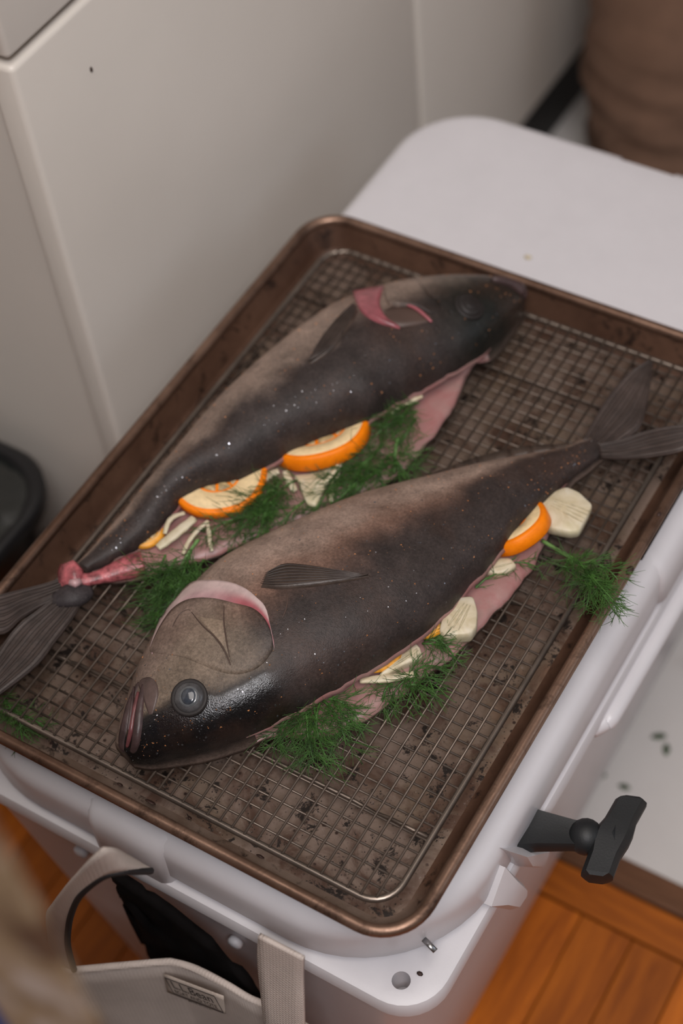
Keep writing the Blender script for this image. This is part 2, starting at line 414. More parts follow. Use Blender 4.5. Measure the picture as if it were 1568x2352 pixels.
# ------------------------------------------------------------------ cabinets along the left wall
CX = -0.245
def front(name, y0, y1, z0, z1, parent, knob=None):
    return MB().box((CX - 0.021, y0, z0), (CX, y1, z1)).build(name, M['cabinet'], parent, True, bevel=0.0042)
def cabinet(y0, y1, label, split=True):
    t = thing('base_cabinet', (CX - 0.3, (y0+y1)/2, 0), label, 'cabinet', 'cream base cabinets along the wall')
    MB().box((XL + 0.002, y0 + 0.006, 0.10), (CX - 0.0235, y1 - 0.003, 0.86)).build('carcass', M['cabinet'], t, False, bevel=0.001)
    MB().box((XL + 0.06, y0 + 0.02, 0.0), (CX - 0.022, y1, 0.10)).build('kick_board', M['dark'], t, False)  # black colour stands in for the shade of the toe recess
    front('door', y0, y1 - 0.0035, 0.104, 0.6265, t)
    front('drawer_front', y0, y1 - 0.0035, 0.6315, 0.855, t)
    return t
cabinet(0.0568, 0.511, 'cream cabinet beside the sheet pan, its rounded corner edge facing the bin')
cabinet(0.511, 0.93, 'cream cabinet in the shade behind the far end of the cooler')
ct = MB().box((XL + 0.002, 0.04, 0.862), (CX + 0.02, 0.93, 0.90)).build('countertop', M['counter'], None, True, loc=(-0.55, 0.5, 0.862), bevel=0.004)
tag(ct, 'grey countertop on top of the cream cabinets', 'countertop')
# small brown splash on the cabinet front
sp = MB(); c0 = Vector((CX + 0.0002, 0.155, 0.585))
d_ = ray(210, 160); c0 = CAM + d_ * ((CX + 0.0004 - CAM.x) / d_.x)
sp.stack([[c0 + Vector((0, 0.0011*math.cos(a)*k, 0.0021*math.sin(a)*k)) + Vector((h, 0, 0)) for a in [2*math.pi*i/8 for i in range(8)]] for k, h in ((1, -0.0004), (0.8, 0.0004), (0.3, 0.0007))])
tag(sp.build('sauce_speck', M['burnt'], None, loc=c0), 'small dark brown speck stuck on the cream cabinet door', 'speck')

# ------------------------------------------------------------------ cooler
def rrect4(x0, x1, y0, y1, rs, z, n=8):
    """rounded rectangle with its own radius at (x1,y1),(x0,y1),(x0,y0),(x1,y0)"""
    out = []
    r1, r2, r3, r4 = rs
    for cx, cy, a, r in ((x1-r1, y1-r1, 0, r1), (x0+r2, y1-r2, 90, r2), (x0+r3, y0+r3, 180, r3), (x1-r4, y0+r4, 270, r4)):
        for i in range(n + 1):
            t = math.radians(a + 90.0 * i / n)
            out.append((cx + r*math.cos(t), cy + r*math.sin(t), z))
    return out
def bake_bool(o, cutters, op='DIFFERENCE'):
    for c in cutters:
        m = o.modifiers.new('cut', 'BOOLEAN'); m.object = c; m.operation = op; m.solver = 'EXACT'
    dg = bpy.context.evaluated_depsgraph_get(); dg.update()
    me = bpy.data.meshes.new_from_object(o.evaluated_get(dg))
    old = o.data; o.modifiers.clear(); o.data = me
    for c in cutters: bpy.data.objects.remove(c, do_unlink=True)
    me.polygons.foreach_set('use_smooth', [True] * len(me.polygons))
    return o
def shade_auto(o, ang=35):
    o.data.set_sharp_from_angle(angle=math.radians(ang))

cooler = thing('cooler', (0.0, 0.085, 0.0), 'white hard-sided cooler standing on the floor under the sheet pan', 'cooler')
LX0, LX1, LY0, LY1 = -0.168, 0.1735, -0.2305, 0.4015
def lidloop(i, z): return rrect4(LX0+i, LX1-i, LY0+i, LY1-i, [r - i*0.6 for r in (0.06, 0.06, 0.085, 0.085)], z, 12)
prof = [(0.006, 0.349), (0.0015, 0.351), (0.0, 0.355), (0.0005, 0.3745)]
for k in range(1, 9):
    a = math.pi/2 * k/8; prof.append((0.0005 + 0.013*(1-math.cos(a)), 0.3745 + 0.0150*math.sin(a)))
prof.append((0.030, 0.3898))
lid = MB().stack([lidloop(i, z) for i, z in prof]).build('lid', M['plastic'], cooler)
nb = MB().box((-0.0075, 0.391, 0.33), (0.037, 0.42, 0.41)).build('cut', M['plastic'])
bake_bool(lid, [nb]); shade_auto(lid, 40)
# raised grip panels on the lid edge
gp = MB().stack([rrect4(0.150, 0.1735 + 0.0028 - i, 0.062 + i*0.3, 0.26, (0.01,)*4, z, 4) for i, z in ((0.004, 0.3515), (0.0, 0.354), (0.0006, 0.3745), (0.0028, 0.382), (0.0075, 0.3875), (0.0145, 0.3896))]).build('grip_panel', M['plastic'], lid)
gp2 = MB().stack([rrect4(-0.045, 0.012, LY0 - 0.003 + i, -0.2, (0.008,)*4, z, 4) for i, z in ((0.004, 0.340), (0.0, 0.345), (0.0006, 0.3745), (0.0028, 0.382), (0.0075, 0.3875), (0.0145, 0.3896))]).build('grip_panel', M['plastic'], lid)
# body with flange at the top, tapering walls
BX0, BX1, BY0, BY1 = -0.1705, 0.1755, -0.2345, 0.4045
def blend(t, a, b): return a + (b-a)*t
bl = []
def bloop(t, z, i=0.0, r=0.028):
    return rrect4(blend(t, BX0+0.013, -0.134)+i, blend(t, BX1-0.012, 0.128)-i, blend(t, BY0+0.008, -0.192)+i, blend(t, BY1-0.008, 0.362)-i, (r,)*4, z, 8)
loops = [bloop(1.0, 0.006, 0.012), bloop(1.0, 0.010, 0.004), bloop(0.985, 0.020), bloop(0.5, 0.170), bloop(0.03, 0.318), bloop(0.0, 0.326),
         rrect4(BX0+0.003, BX1-0.003, BY0+0.003, BY1-0.003, (0.026,)*4, 0.3315, 8), rrect4(BX0, BX1, BY0, BY1, (0.028,)*4, 0.335, 8),
         rrect4(BX0, BX1, BY0, BY1, (0.028,)*4, 0.343, 8), rrect4(BX0+0.0015, BX1-0.0015, BY0+0.0015, BY1-0.0015, (0.027,)*4, 0.3465, 8), rrect4(BX0+0.006, BX1-0.006, BY0+0.006, BY1-0.006, (0.024,)*4, 0.3478, 8)]
body = MB().stack(loops).build('body', M['plastic'], cooler)
hc = P(921, 2252, 0.3478 - Z0)
hole = MB().stack([[hc + Vector((0.0052*math.cos(a), 0.0052*math.sin(a), h)) for a in [2*math.pi*i/20 for i in range(20)]] for h in (-0.022, 0.03)]).build('cut', M['plastic'])
nb2 = MB().box((-0.0075, 0.3915, 0.30), (0.037, 0.43, 0.36)).build('cut', M['plastic'])
bake_bool(body, [hole, nb2]); shade_auto(body, 40)
for px, py, zz, nrm in ((185, 1957, -0.100, (0, -1, 0.0)), (540, 2165, -0.100, (0, -1, 0))):
    d = ray(px, py); c = CAM + d*((BY0 + 0.0095 - CAM.y)/d.y)
    mb = MB(); mb.stack([[c + Vector((r*math.cos(a), -h, r*math.sin(a))) for a in [2*math.pi*i/12 for i in range(12)]] for r, h in ((0.0048, -0.002), (0.0048, 0.001), (0.0036, 0.0022), (0.0012, 0.0027))])
    mb.build('screw', M['plastic'], cooler)
c = P(985, 2172, -0.052)
mb = MB(); mb.tube([c + Vector((-0.004, 0.0015, 0.001)), c + Vector((0.0045, -0.001, 0.0))], [0.0017, 0.0017], 10, flat=0.5)
mb.build('hinge_pin', M['screw'], cooler)
# outer lip on the long front side
mb = MB(); pts = [(0.170, -0.020, 0.330), (0.1755, -0.012, 0.331), (0.1775, 0.0, 0.332), (0.1785, 0.1, 0.332), (0.1785, 0.20, 0.332), (0.172, 0.215, 0.33)]
mb.tube(vcrom(pts, 24), 0.0062, 12); mb.build('front_lip', M['plastic'], body)
# keeper wedges under the latch
def wedge(pts_px, X, dep, name):
    fr = []
    for px, py in pts_px:
        d = ray(px, py); fr.append(CAM + d*((X - CAM.x)/d.x))
    bk = [p + Vector((-dep, 0, -0.004)) for p in fr]
    ctr = sum(fr, Vector())/len(fr)
    inn = [ctr + (p-ctr)*0.62 + Vector((0.006, 0, 0.001)) for p in fr]
    return MB().stack([bk, fr, inn]).build(name, M['plastic'], body, True)
k1 = wedge([(1168, 1955), (1252, 1938), (1250, 1958), (1232, 1992), (1190, 1990)], 0.1765, 0.02, 'latch_keeper'); shade_auto(k1, 30)
k2 = wedge([(1160, 1992), (1200, 2030), (1198, 2050), (1172, 2090), (1128, 2082)], 0.1765, 0.02, 'latch_keeper'); shade_auto(k2, 30)

# T-shaped rubber latch, pulled open and sticking out
def latch(root, ball, e1, e2):
    root, ball, e1, e2 = map(Vector, (root, ball, e1, e2))
    t = obj('latch', *strap_mesh(root, ball), M['rubber'], cooler)
    t['label'] = 'black rubber T-handle latch'
    shade_auto(t, 30)
    mb = MB(); ax = (ball-root).normalized()
    mb.tube([ball + ax*(0.0098*math.cos(a)) for a in [math.pi*i/10 for i in range(10, -1, -1)]], [0.0005 + 0.0100*math.sin(math.pi*i/10) for i in range(10, -1, -1)], 16)
    mb.build('latch_knob', M['rubber'], t)
    mid = (e1+e2)/2
    mb = MB(); dirn = (e2-e1).normalized(); up = Vector((0, 0, 1)); out = ax
    prof = []
    for s_, hw, th_ in ((-1.0, 0.0052, 0.0052), (-0.93, 0.0088, 0.0066), (-0.45, 0.0088, 0.0070), (-0.12, 0.0108, 0.0078), (0.12, 0.0108, 0.0078), (0.45, 0.0088, 0.0070), (0.93, 0.0088, 0.0066), (1.0, 0.0052, 0.0052)):
        c = mid + (e2-e1)*0.5*s_ - out*0.002*(1 - abs(s_))
        prof.append([c + out*(hw*a) + up*(th_*b) for a, b in ((1, 0.35), (0.7, 1), (-0.7, 1), (-1, 0.35), (-1, -0.35), (-0.7, -1), (0.7, -1), (1, -0.35))])
    mb.stack(prof); o = mb.build('latch_handle', M['rubber'], t); shade_auto(o, 30)
    mb = MB(); mb.tube([ball + ax*0.004, ball.lerp(mid, 0.6), mid], [0.0075, 0.0078, 0.0115], 12, flat=0.75); mb.build('latch_neck', M['rubber'], t)
def strap_mesh(a, b):
    ax = (b-a).normalized(); sd = Vector((0, 0, 1)).cross(ax).normalized(); up = ax.cross(sd)
    L = []
    for s_, hw, th_ in ((-0.06, 0.0145, 0.005), (0.0, 0.0145, 0.0052), (0.3, 0.0115, 0.0048), (0.8, 0.0085, 0.0044), (1.0, 0.008, 0.0044)):
        c = a + (b-a)*s_
        L.append([c + sd*(hw*x) + up*(th_*y) for x, y in ((1, 0.5), (0.88, 1), (0, 0.7), (-0.88, 1), (-1, 0.5), (-1, -0.7), (-0.9, -1), (0.9, -1), (1, -0.7))])
    m = MB().stack(L); return m.v, m.f
zl = -0.060
latch(P(1192, 1902, zl), P(1345, 1922, zl), P(1452, 1838, zl), P(1368, 2020, zl))
latch((0.168, 0.268, 0.356), (0.204, 0.276, 0.356), (0.217, 0.31, 0.356), (0.219, 0.257, 0.356))
for x_, y_ in ((-0.105, -0.165), (0.10, -0.165), (-0.105, 0.335), (0.10, 0.335)):
    MB().stack([[(x_ + r*math.cos(a), y_ + r*math.sin(a), z) for a in [2*math.pi*i/16 for i in range(16)]] for r, z in ((0.014, 0.0), (0.015, 0.002), (0.015, 0.008))]).build('foot', M['rubber'], cooler)
# crumbs on the cooler lid
for px, py, s_, z_, mt, lb in ((1212, 592, 0.0022, -0.025, 'fennel', 'tiny pale crumb on the white cooler lid beyond the pan'), (964, 2237, 0.0014, -0.0672, 'burnt', 'tiny dark red crumb on the near corner of the cooler by its tie-down hole')):
    c = P(px, py, z_)
    tag(MB().stack([[c + Vector((s_*k*math.cos(a)*1.4, s_*k*math.sin(a), h*s_)) for a in [2*math.pi*i/7 + 0.3 for i in range(7)]] for k, h in ((0.7, 0), (1, 0.3), (0.5, 0.8))]).build('crumb', M[mt], None, loc=c), lb, 'crumb')

# ------------------------------------------------------------------ sheet pan
pan = thing('sheet_pan', (0, 0, 0.3905), 'browned metal sheet pan holding two fish on top of the white cooler', 'sheet pan')
HW, HL = 0.1613, 0.2248
def ploop(i, z, r): return [Vector((x, y, z + Z0)) for x, y, z in rrect4(-HW+i, HW-i, -HL+i, HL-i, (r,)*4, z, 10)]
MB().stack([ploop(0.0155, -0.0238, 0.016), ploop(0.030, -0.0238, 0.012)], cap0=False).build('pan_floor', M['pan'], pan)
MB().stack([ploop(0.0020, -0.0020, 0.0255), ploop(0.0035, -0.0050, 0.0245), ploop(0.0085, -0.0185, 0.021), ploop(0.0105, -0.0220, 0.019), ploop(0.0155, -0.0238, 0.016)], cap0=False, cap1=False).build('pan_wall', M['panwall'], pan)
MB().stack([ploop(0.0155, -0.0245, 0.016), ploop(0.0095, -0.0228, 0.019), ploop(0.0075, -0.0187, 0.021), ploop(0.0012, -0.0040, 0.0255)], cap1=False).build('pan_underside', M['panwall'], pan)
rim = MB(); rim.tube(ploop(0.0, -0.0018, 0.027), 0.0037, 10, closed=True); rim.build('rim', M['rim'], pan)

# ------------------------------------------------------------------ cooling rack
RZT = -0.0118                                   # frame axis height below the rim
rack = thing('cooling_rack', (0, 0, 0.3915), 'wire cooling rack with a fine grid lying inside the sheet pan under the fish', 'cooling rack')
FW, FLn = 0.1412, 0.2070
fr = MB(); fr.tube([Vector((x, y, z + Z0)) for x, y, z in rrect4(-FW, FW, -FLn, FLn, (0.017,)*4, RZT, 8)], 0.0020, 10, closed=True)
fr.build('frame', M['frame'], rack)
NX, NY = 35, 47
def wire_mesh(a, b, r, name):
    m = MB(); m.tube([a, b], r, 6); return m
wl = None
for i in range(1, NX):
    x_ = -FW + 2*FW*i/NX
    ins = 0.0
    if i in (1, NX-1): ins = 0.006
    e = max(0.0, 0.017 - min(x_ + FW, FW - x_)); ins = 0.017 - math.sqrt(max(0.0, 0.017**2 - e*e))
    if wl is None:
        wl = wire_mesh((0, -FLn, 0), (0, FLn, 0), 0.00078, 'wire').build('long_wire', M['wire'], rack, loc=(0, 0, 0))
        o = wl
    else:
        o = wl.copy(); COL.objects.link(o); o.parent = rack
    o.location = Vector((x_, 0, Z0 + RZT + 0.0022)) - org(rack); o.scale = (1, (FLn - ins)/FLn, 1)
wc = None
for i in range(1, NY):
    y_ = -FLn + 2*FLn*i/NY
    e = max(0.0, 0.017 - min(y_ + FLn, FLn - y_)); ins = 0.017 - math.sqrt(max(0.0, 0.017**2 - e*e))
    if wc is None:
        wc = wire_mesh((-FW, 0, 0), (FW, 0, 0), 0.00075, 'wire').build('cross_wire', M['wire'], rack, loc=(0, 0, 0)); o = wc
    else:
        o = wc.copy(); COL.objects.link(o); o.parent = rack
    o.location = Vector((0, y_, Z0 + RZT + 0.00085)) - org(rack); o.scale = ((FW - ins)/FW, 1, 1)
for y_ in (-0.1595, -0.002, 0.156):
    zz = Z0 + RZT - 0.0026
    pts = [(-FW, y_, zz), (-0.115, y_, zz)]
    for sx in (-1, 1):
        k = [(-0.0115, 0), (-0.0, -1), (0.0105, 0)]
        q = [(sx*0.1045 + a, y_ + (0.002 if b else 0), zz + b*0.0072) for a, b in k]
        pts += q if sx < 0 else [(0.0, y_, zz)] + q
    pts += [(FW, y_, zz)]
    m = MB(); m.tube(pts, 0.0012, 8); m.build('support_wire', M['wire'], rack)

# burnt bits stuck in the pan
bits = [(345, 1843, 14, 9, 'burnt', 'largest reddish burnt scrap stuck along the near wall of the pan'), (275, 1803, 8, 6, 'burnt', 'small burnt scrap beside the largest one on the near pan wall'),
        (435, 1880, 5, 6, 'burnt', 'narrow burnt scrap on the near pan wall below the fish head'), (597, 1968, 9, 5, 'burnt', 'burnt scrap on the near pan wall close to the cooler corner'),
        (745, 1893, 6, 5, 'burnt', 'black burnt flake on the pan floor under the near rack grid')]
for px, py, a_, b_, mt, lb in bits:
    wall = mt == 'burnt' and px < 700
    c = P(px, py, -0.0232)
    nrm = Vector((0, 0, 1))
    if c.y < -0.2065:                                  # lies on the sloping wall
        u = min(1.0, (-0.2093 - c.y)/0.013); zz = -0.0225 + 0.0205*max(0.0, u)*0.8
        for _ in range(3):
            c = P(px, py, zz); u = max(0, (-0.2093 - c.y)/0.0135); zz = -0.0228 + 0.021*min(1, u)
        nrm = Vector((0, 0.82, 0.57))
    tx = Vector((1, 0, 0)); ty = nrm.cross(tx)
    k_ = 0.00026
    ring = [1 + 0.35*fbm((math.cos(a)*3 + px, math.sin(a)*3, 0), 1.0) for a in [2*math.pi*i/14 for i in range(14)]]
    tag(MB().stack([[c + tx*(a_*k_*g*ring[i]*math.cos(2*math.pi*i/14)) + ty*(b_*k_*g*ring[i]*math.sin(2*math.pi*i/14)) + nrm*h for i in range(14)] for g, h in ((1, 0.0), (0.9, 0.0006), (0.4, 0.001))]).build('burnt_scrap', M[mt], None, loc=c), lb, 'burnt scrap', 'burnt scraps in the pan')
for px, py, s_, lb in ((1446, 1310, 0.0023, 'dark burnt lump on the right pan rim above the lid edge'), (1513, 1181, 0.0014, 'small dark burnt lump higher up on the right pan rim')):
    c = P(px, py, 0.0018)
    tag(MB().stack([[c + Vector((s_*k*math.cos(a), s_*k*1.5*math.sin(a), h*s_ - 0.0006)) for a in [2*math.pi*i/9 for i in range(9)]] for k, h in ((0.8, 0), (1, 0.3), (0.8, 0.7), (0.3, 0.95))]).build('burnt_lump', M['burnt'], None, loc=c), lb, 'burnt lump')

# ------------------------------------------------------------------ fish
ZB = Z0 - 0.0085
F1 = [[-0.0385,-0.1979,-0.023,-0.2028,0.006,0.014,-0.0225,-0.2029,0],[-0.0438,-0.1839,-0.0132,-0.1992,0.008,0.024,-0.0128,-0.1994,0],[-0.0505,-0.1632,-0.0022,-0.1911,0.01,0.032,-0.0018,-0.1914,0],[-0.0553,-0.1452,0.0112,-0.1803,0.012,0.038,0.0116,-0.1805,0],[-0.0577,-0.1282,0.0246,-0.1654,0.013,0.043,0.0251,-0.1656,0],[-0.0589,-0.1086,0.0354,-0.1507,0.014,0.046,0.0366,-0.1502,0.45],[-0.0567,-0.0915,0.0453,-0.1342,0.016,0.048,0.0569,-0.1414,1],[-0.0515,-0.0689,0.0549,-0.1171,0.017,0.05,0.07,-0.1256,1],[-0.0385,-0.0436,0.0673,-0.0949,0.018,0.05,0.0839,-0.1011,1],[-0.0232,-0.0185,0.0775,-0.0735,0.018,0.049,0.093,-0.0749,1],[-0.0074,0.0062,0.0858,-0.0479,0.018,0.046,0.1008,-0.0493,1],[0.011,0.0275,0.0893,-0.0204,0.017,0.042,0.1061,-0.0232,1],[0.0302,0.0477,0.093,0.0075,0.016,0.037,0.1102,0.0017,1],[0.0493,0.0686,0.096,0.035,0.015,0.031,0.1098,0.0307,1],[0.0693,0.0883,0.0994,0.0598,0.013,0.024,0.107,0.0566,1],[0.0848,0.1023,0.1038,0.0835,0.01,0.018,0.1041,0.0831,0],[0.0932,0.1154,0.108,0.0989,0.008,0.013,0.1084,0.0985,0],[0.0975,0.1252,0.1119,0.1123,0.007,0.01,0.1123,0.1119,0]]
F2 = [[0.0049,0.2179,0.0094,0.208,0.006,0.01,0.0096,0.2076,0],[-0.0021,0.2186,0.0127,0.1952,0.009,0.02,0.013,0.1947,0],[-0.0167,0.213,0.0136,0.1748,0.012,0.03,0.0139,0.1744,0],[-0.0341,0.203,0.0119,0.1567,0.014,0.038,0.0123,0.1563,0],[-0.0533,0.1898,0.0078,0.1376,0.016,0.044,0.0038,0.1458,1],[-0.0703,0.1754,-0.0012,0.1164,0.018,0.048,0.0079,0.1175,1],[-0.0884,0.154,-0.0093,0.0969,0.019,0.05,0.0103,0.0916,1],[-0.099,0.1352,-0.0181,0.0792,0.02,0.052,0.0092,0.0681,1],[-0.1076,0.1102,-0.023,0.0646,0.02,0.052,0.0069,0.0472,1],[-0.1143,0.0827,-0.0345,0.0477,0.02,0.05,-0.0004,0.03,1],[-0.1195,0.0541,-0.0481,0.0281,0.02,0.048,-0.0144,0.0113,1],[-0.1227,0.0278,-0.0591,0.0098,0.019,0.045,-0.0261,-0.0083,1],[-0.1238,0.0019,-0.0709,-0.012,0.018,0.041,-0.0400,-0.0300,1],[-0.1243,-0.0223,-0.0866,-0.0276,0.017,0.036,-0.0520,-0.0470,1],[-0.1262,-0.0455,-0.0953,-0.0417,0.015,0.031,-0.0629,-0.0635,1],[-0.1269,-0.0635,-0.098,-0.062,0.013,0.026,-0.0757,-0.0762,1],[-0.1292,-0.0795,-0.1014,-0.0788,0.011,0.021,-0.0876,-0.0914,1],[-0.1302,-0.0962,-0.111,-0.0975,0.01,0.017,-0.1025,-0.1046,1],[-0.1319,-0.1087,-0.1195,-0.1109,0.009,0.014,-0.1171,-0.1114,1]]
def sst(a, b, x):
    t = max(0.0, min(1.0, (x-a)/(b-a))); return t*t*(3-2*t)
def mixc(a, b, t): return tuple(p + (q-p)*t for p, q in zip(a, b))

class Fish:
    def __init__(s, rows, root, colf, seed):
        s.root = root; NS = 130; ND = 48
        st = crom(rows, NS)
        skin = []; SF = []; fl = []; FF = []; cols = []; fc = 0
        NSK = ND + 1 + 6
        NFL = 12
        for i, (ax, ay, bx, by, zc, h, fx, fy, op) in enumerate(st):
            u = i/(NS-1); op = max(0.0, min(1.0, op))
            BL = Vector((ax, ay, 0)); R = Vector((bx, by, 0)); F = Vector((fx, fy, 0))
            acr = (R-BL); wdt = max(acr.length, 1e-4); acn = acr/wdt
            R0 = R.copy()
            R = R + acn*(0.0016*fbm((u*30, seed, 0), 1.0)*op); zc2 = zc + 0.0022*fbm((u*24, seed+5, 1), 1.0)*op
            F = F + acn*(0.0025*fbm((u*22, seed+9, 2), 1.0)*op)
            zl = 0.004
            row = []
            for k in range(ND+1):
                t = math.pi*k/ND; w_ = (1-math.cos(t))/2; ee = sst(0.86, 1.0, w_)
                b = BL.lerp(R0, w_) + (R - R0)*ee; zb = zl*(1-w_) + zc*w_ + (zc2 - zc)*ee
                z = zb + (h - (zl+zc)/2)*max(0.0, math.sin(t))**0.82
                q = Vector((b.x, b.y, ZB + z))
                row.append(q)
                cols.append(colf(u, w_, q))
            dome = row[:]
            # underside from the flap edge back to the left edge
            Fe = Vector((F.x, F.y, ZB + 0.0035))
            und = [Fe, Vector((F.x, F.y, ZB + 0.0006))]
            for k in range(1, 5):
                b = F.lerp(BL, k/4.0); und.append(Vector((b.x, b.y, ZB + 0.0002)) - (acn*0.0 if k < 4 else Vector((0, 0, 0))))
            if i == 0 or i == NS-1: pass
            for q in und: cols.append(mixc(colf(u, 0.0, q), (0.03, 0.02, 0.02), 0.3))
            skin += row + und
            # cavity lining from the cut edge inwards and out again over the flap
            Re = dome[-1]
            d1 = 0.45*op
            def at(w_, z): 
                b = BL.lerp(R, w_); return Vector((b.x, b.y, ZB + z))
            lt = 0.0045*(0.25 + 0.75*op)
            c1 = Re + Vector((0, 0, -lt*0.5)) + acn*(0.0012*op)
            c2 = Re + Vector((0, 0, -lt)) - acn*(0.001*op)
            roof = [at(1 - d1*k, max(0.004, min(zc2 - lt + 0.010*op*math.sin(k*1.2), h*0.5))) for k in (0.35, 0.7)]
            deep = at(1 - d1, (0.004 + (zc2-lt))*0.5 + 0.004*op)
            ft = 0.0072*op + 0.0030*(1-op)
            floor_ = [at(1 - d1*0.6, ft), at(1 - d1*0.2, ft)]
            bf = R.lerp(F, 0.45); f1 = Vector((bf.x, bf.y, ZB + ft + 0.0012*fbm((u*40, seed, 3), 1.0)*op))
            bf = R.lerp(F, 0.85); f2 = Vector((bf.x, bf.y, ZB + ft*0.92 + 0.001*fbm((u*40, seed, 7), 1.0)*op))
            fe = Fe + Vector((0, 0, 0.0015*op)) - acn*(0.0006*op)
            fr_ = [Re.copy(), c1, c2] + roof + [deep] + floor_ + [f1, f2, fe, Fe.copy()]
            fl += fr_
        n = NSK
        ops = [max(0.0, min(1.0, r_[8])) for r_ in st]
        for i in range(NS-1):
            if min(ops[i], ops[i+1]) < 0.12: SF.append((i*n+ND, i*n+ND+1, (i+1)*n+ND+1, (i+1)*n+ND))
            for k in range(ND): SF.append((i*n+k, i*n+k+1, (i+1)*n+k+1, (i+1)*n+k))
            for k in range(ND+1, NSK-1): SF.append((i*n+k, i*n+k+1, (i+1)*n+k+1, (i+1)*n+k))
            SF.append((i*n+NSK-1, i*n, (i+1)*n, (i+1)*n+NSK-1))
        SF.append(tuple(range(NSK-1, -1, -1))); SF.append(tuple((NS-1)*n + k for k in range(NSK)))
        m = NFL
        for i in range(NS-1):
            if max(ops[i], ops[i+1]) < 0.10: continue
            for k in range(m-1): FF.append((i*m+k, i*m+k+1, (i+1)*m+k+1, (i+1)*m+k))
        s.body = obj('body', skin, SF, M['skin'], root)
        ca = s.body.data.color_attributes.new('Col', 'FLOAT_COLOR', 'POINT')
        ca.data.foreach_set('color', [x for c in cols for x in (c[0], c[1], c[2], 1.0)])
        s.flesh = obj('flesh', fl, FF, M['flesh'], root); s.flesh['label'] = 'pink flesh of the split side'
        s.bvh = BVHTree.FromPolygons([tuple(v) for v in skin], SF)
        s.st = st; s.skinv = skin; s.cols = cols; s.SF = SF
    def colour(s, p):
        i = s.bvh.find_nearest(p)[2]; f = s.SF[i]; k = min(f, key=lambda j: (s.skinv[j]-p).length); return s.cols[k]
    def hit(s, px, py, off=0.0):
        d = ray(px, py); h = s.bvh.ray_cast(CAM, d)
        if h[0] is None:
            h = min((s.bvh.find_nearest(CAM + d*(0.80 + 0.01*k)) for k in range(50)), key=lambda q: q[3])
        n = h[1]
        if n.dot(d) > 0: n = -n
        return h[0] + n*off, n
    def line(s, pts, n, off=0.0): 
        return [s.hit(x, y, off)[0] for x, y in crom(pts, n)]
    def ribbon(s, name, A, B, offA, offB, mat, nu=28, nv=8, parent=None, mid=0.0, skirt=0.0015, col=None, colu=None):
        """patch of skin between two lines on the body, lifted off it by offA..offB"""
        a = crom(A, nu); b = crom(B, nu); V = []; F = []
        rows = nv + 1 + 2
        for i in range(nu):
            e = math.sin(math.pi*i/(nu-1))**0.5 if nu > 1 else 1
            p, nn = s.hit(a[i][0], a[i][1]); V.append(p - nn*skirt)
            for j in range(nv+1):
                t = j/nv; x = a[i][0]*(1-t) + b[i][0]*t; y = a[i][1]*(1-t) + b[i][1]*t
                p, nn = s.hit(x, y); o_ = (offA*(1-t) + offB*t)*(0.15 + 0.85*e) + mid*4*t*(1-t)*e
                V.append(p + nn*o_)
            p, nn = s.hit(b[i][0], b[i][1]); V.append(p - nn*skirt)
        for i in range(nu-1):
            for j in range(rows-1):
                F.append((i*rows+j, (i+1)*rows+j, (i+1)*rows+j+1, i*rows+j+1))
        o = obj(name, V, F, mat, parent or s.root)
        if col:
            ca = o.data.color_attributes.new('Col', 'FLOAT_COLOR', 'POINT')
            ca.data.foreach_set('color', [x for v in V for x in (*col(v), 1.0)])
        if colu:
            ca = o.data.color_attributes.new('Col', 'FLOAT_COLOR', 'POINT'); cc = []
            for i in range(nu):
                for j in range(rows): cc += [*colu(i/(nu-1), max(0.0, min(1.0, (j-1)/nv))), 1.0]
            ca.data.foreach_set('color', cc)
        return o
    def cord(s, name, pts, r, mat, off=0.0, n=16, parent=None, taper=True, flat=None):
        L = s.line(pts, n, off); rr = [r*(0.35 + 0.65*math.sin(math.pi*(i+0.5)/n)**0.6) if taper else r for i in range(n)]
        m = MB(); m.tube(L, rr, 10, flat=flat); return m.build(name, mat, parent or s.root)
    def spice(s, n, seed, wlo=0.1, ulo=0.05):
        r = random.Random(seed); V = []; F = []
        NS = 130; n1 = 55
        while n > 0:
            i = r.randrange(int(ulo*NS), 122); k = r.randrange(8, 44)
            if fbm((i*0.08, k*0.12, seed), 1.0) < -0.05 and r.random() < 0.8: continue
            a = s.skinv[i*n1+k]; b = s.skinv[(i+1)*n1+k]; c = s.skinv[i*n1+k+1]
            nn = (c-a).cross(b-a)
            if nn.length < 1e-12: continue
            nn.normalize()
            if nn.z < 0: nn = -nn
            p = a + (b-a)*r.random() + (c-a)*r.random(); q = 0.0002 + 0.00055*r.random()**2.5
            x = nn.orthogonal().normalized(); y = nn.cross(x); t0 = r.random()*6
            base = len(V)
            V += [p + (x*math.cos(t0+2.1*j) + y*math.sin(t0+2.1*j))*q*(0.6+0.8*r.random()) for j in range(3)] + [p + nn*q*0.8]
            F += [(base, base+1, base+3), (base+1, base+2, base+3), (base+2, base, base+3)]; n -= 1
        o = obj('seasoning', V, F, M['spice'], s.root, smooth=False); o['kind'] = 'stuff'; o['label'] = 'orange spice grains'
        return o

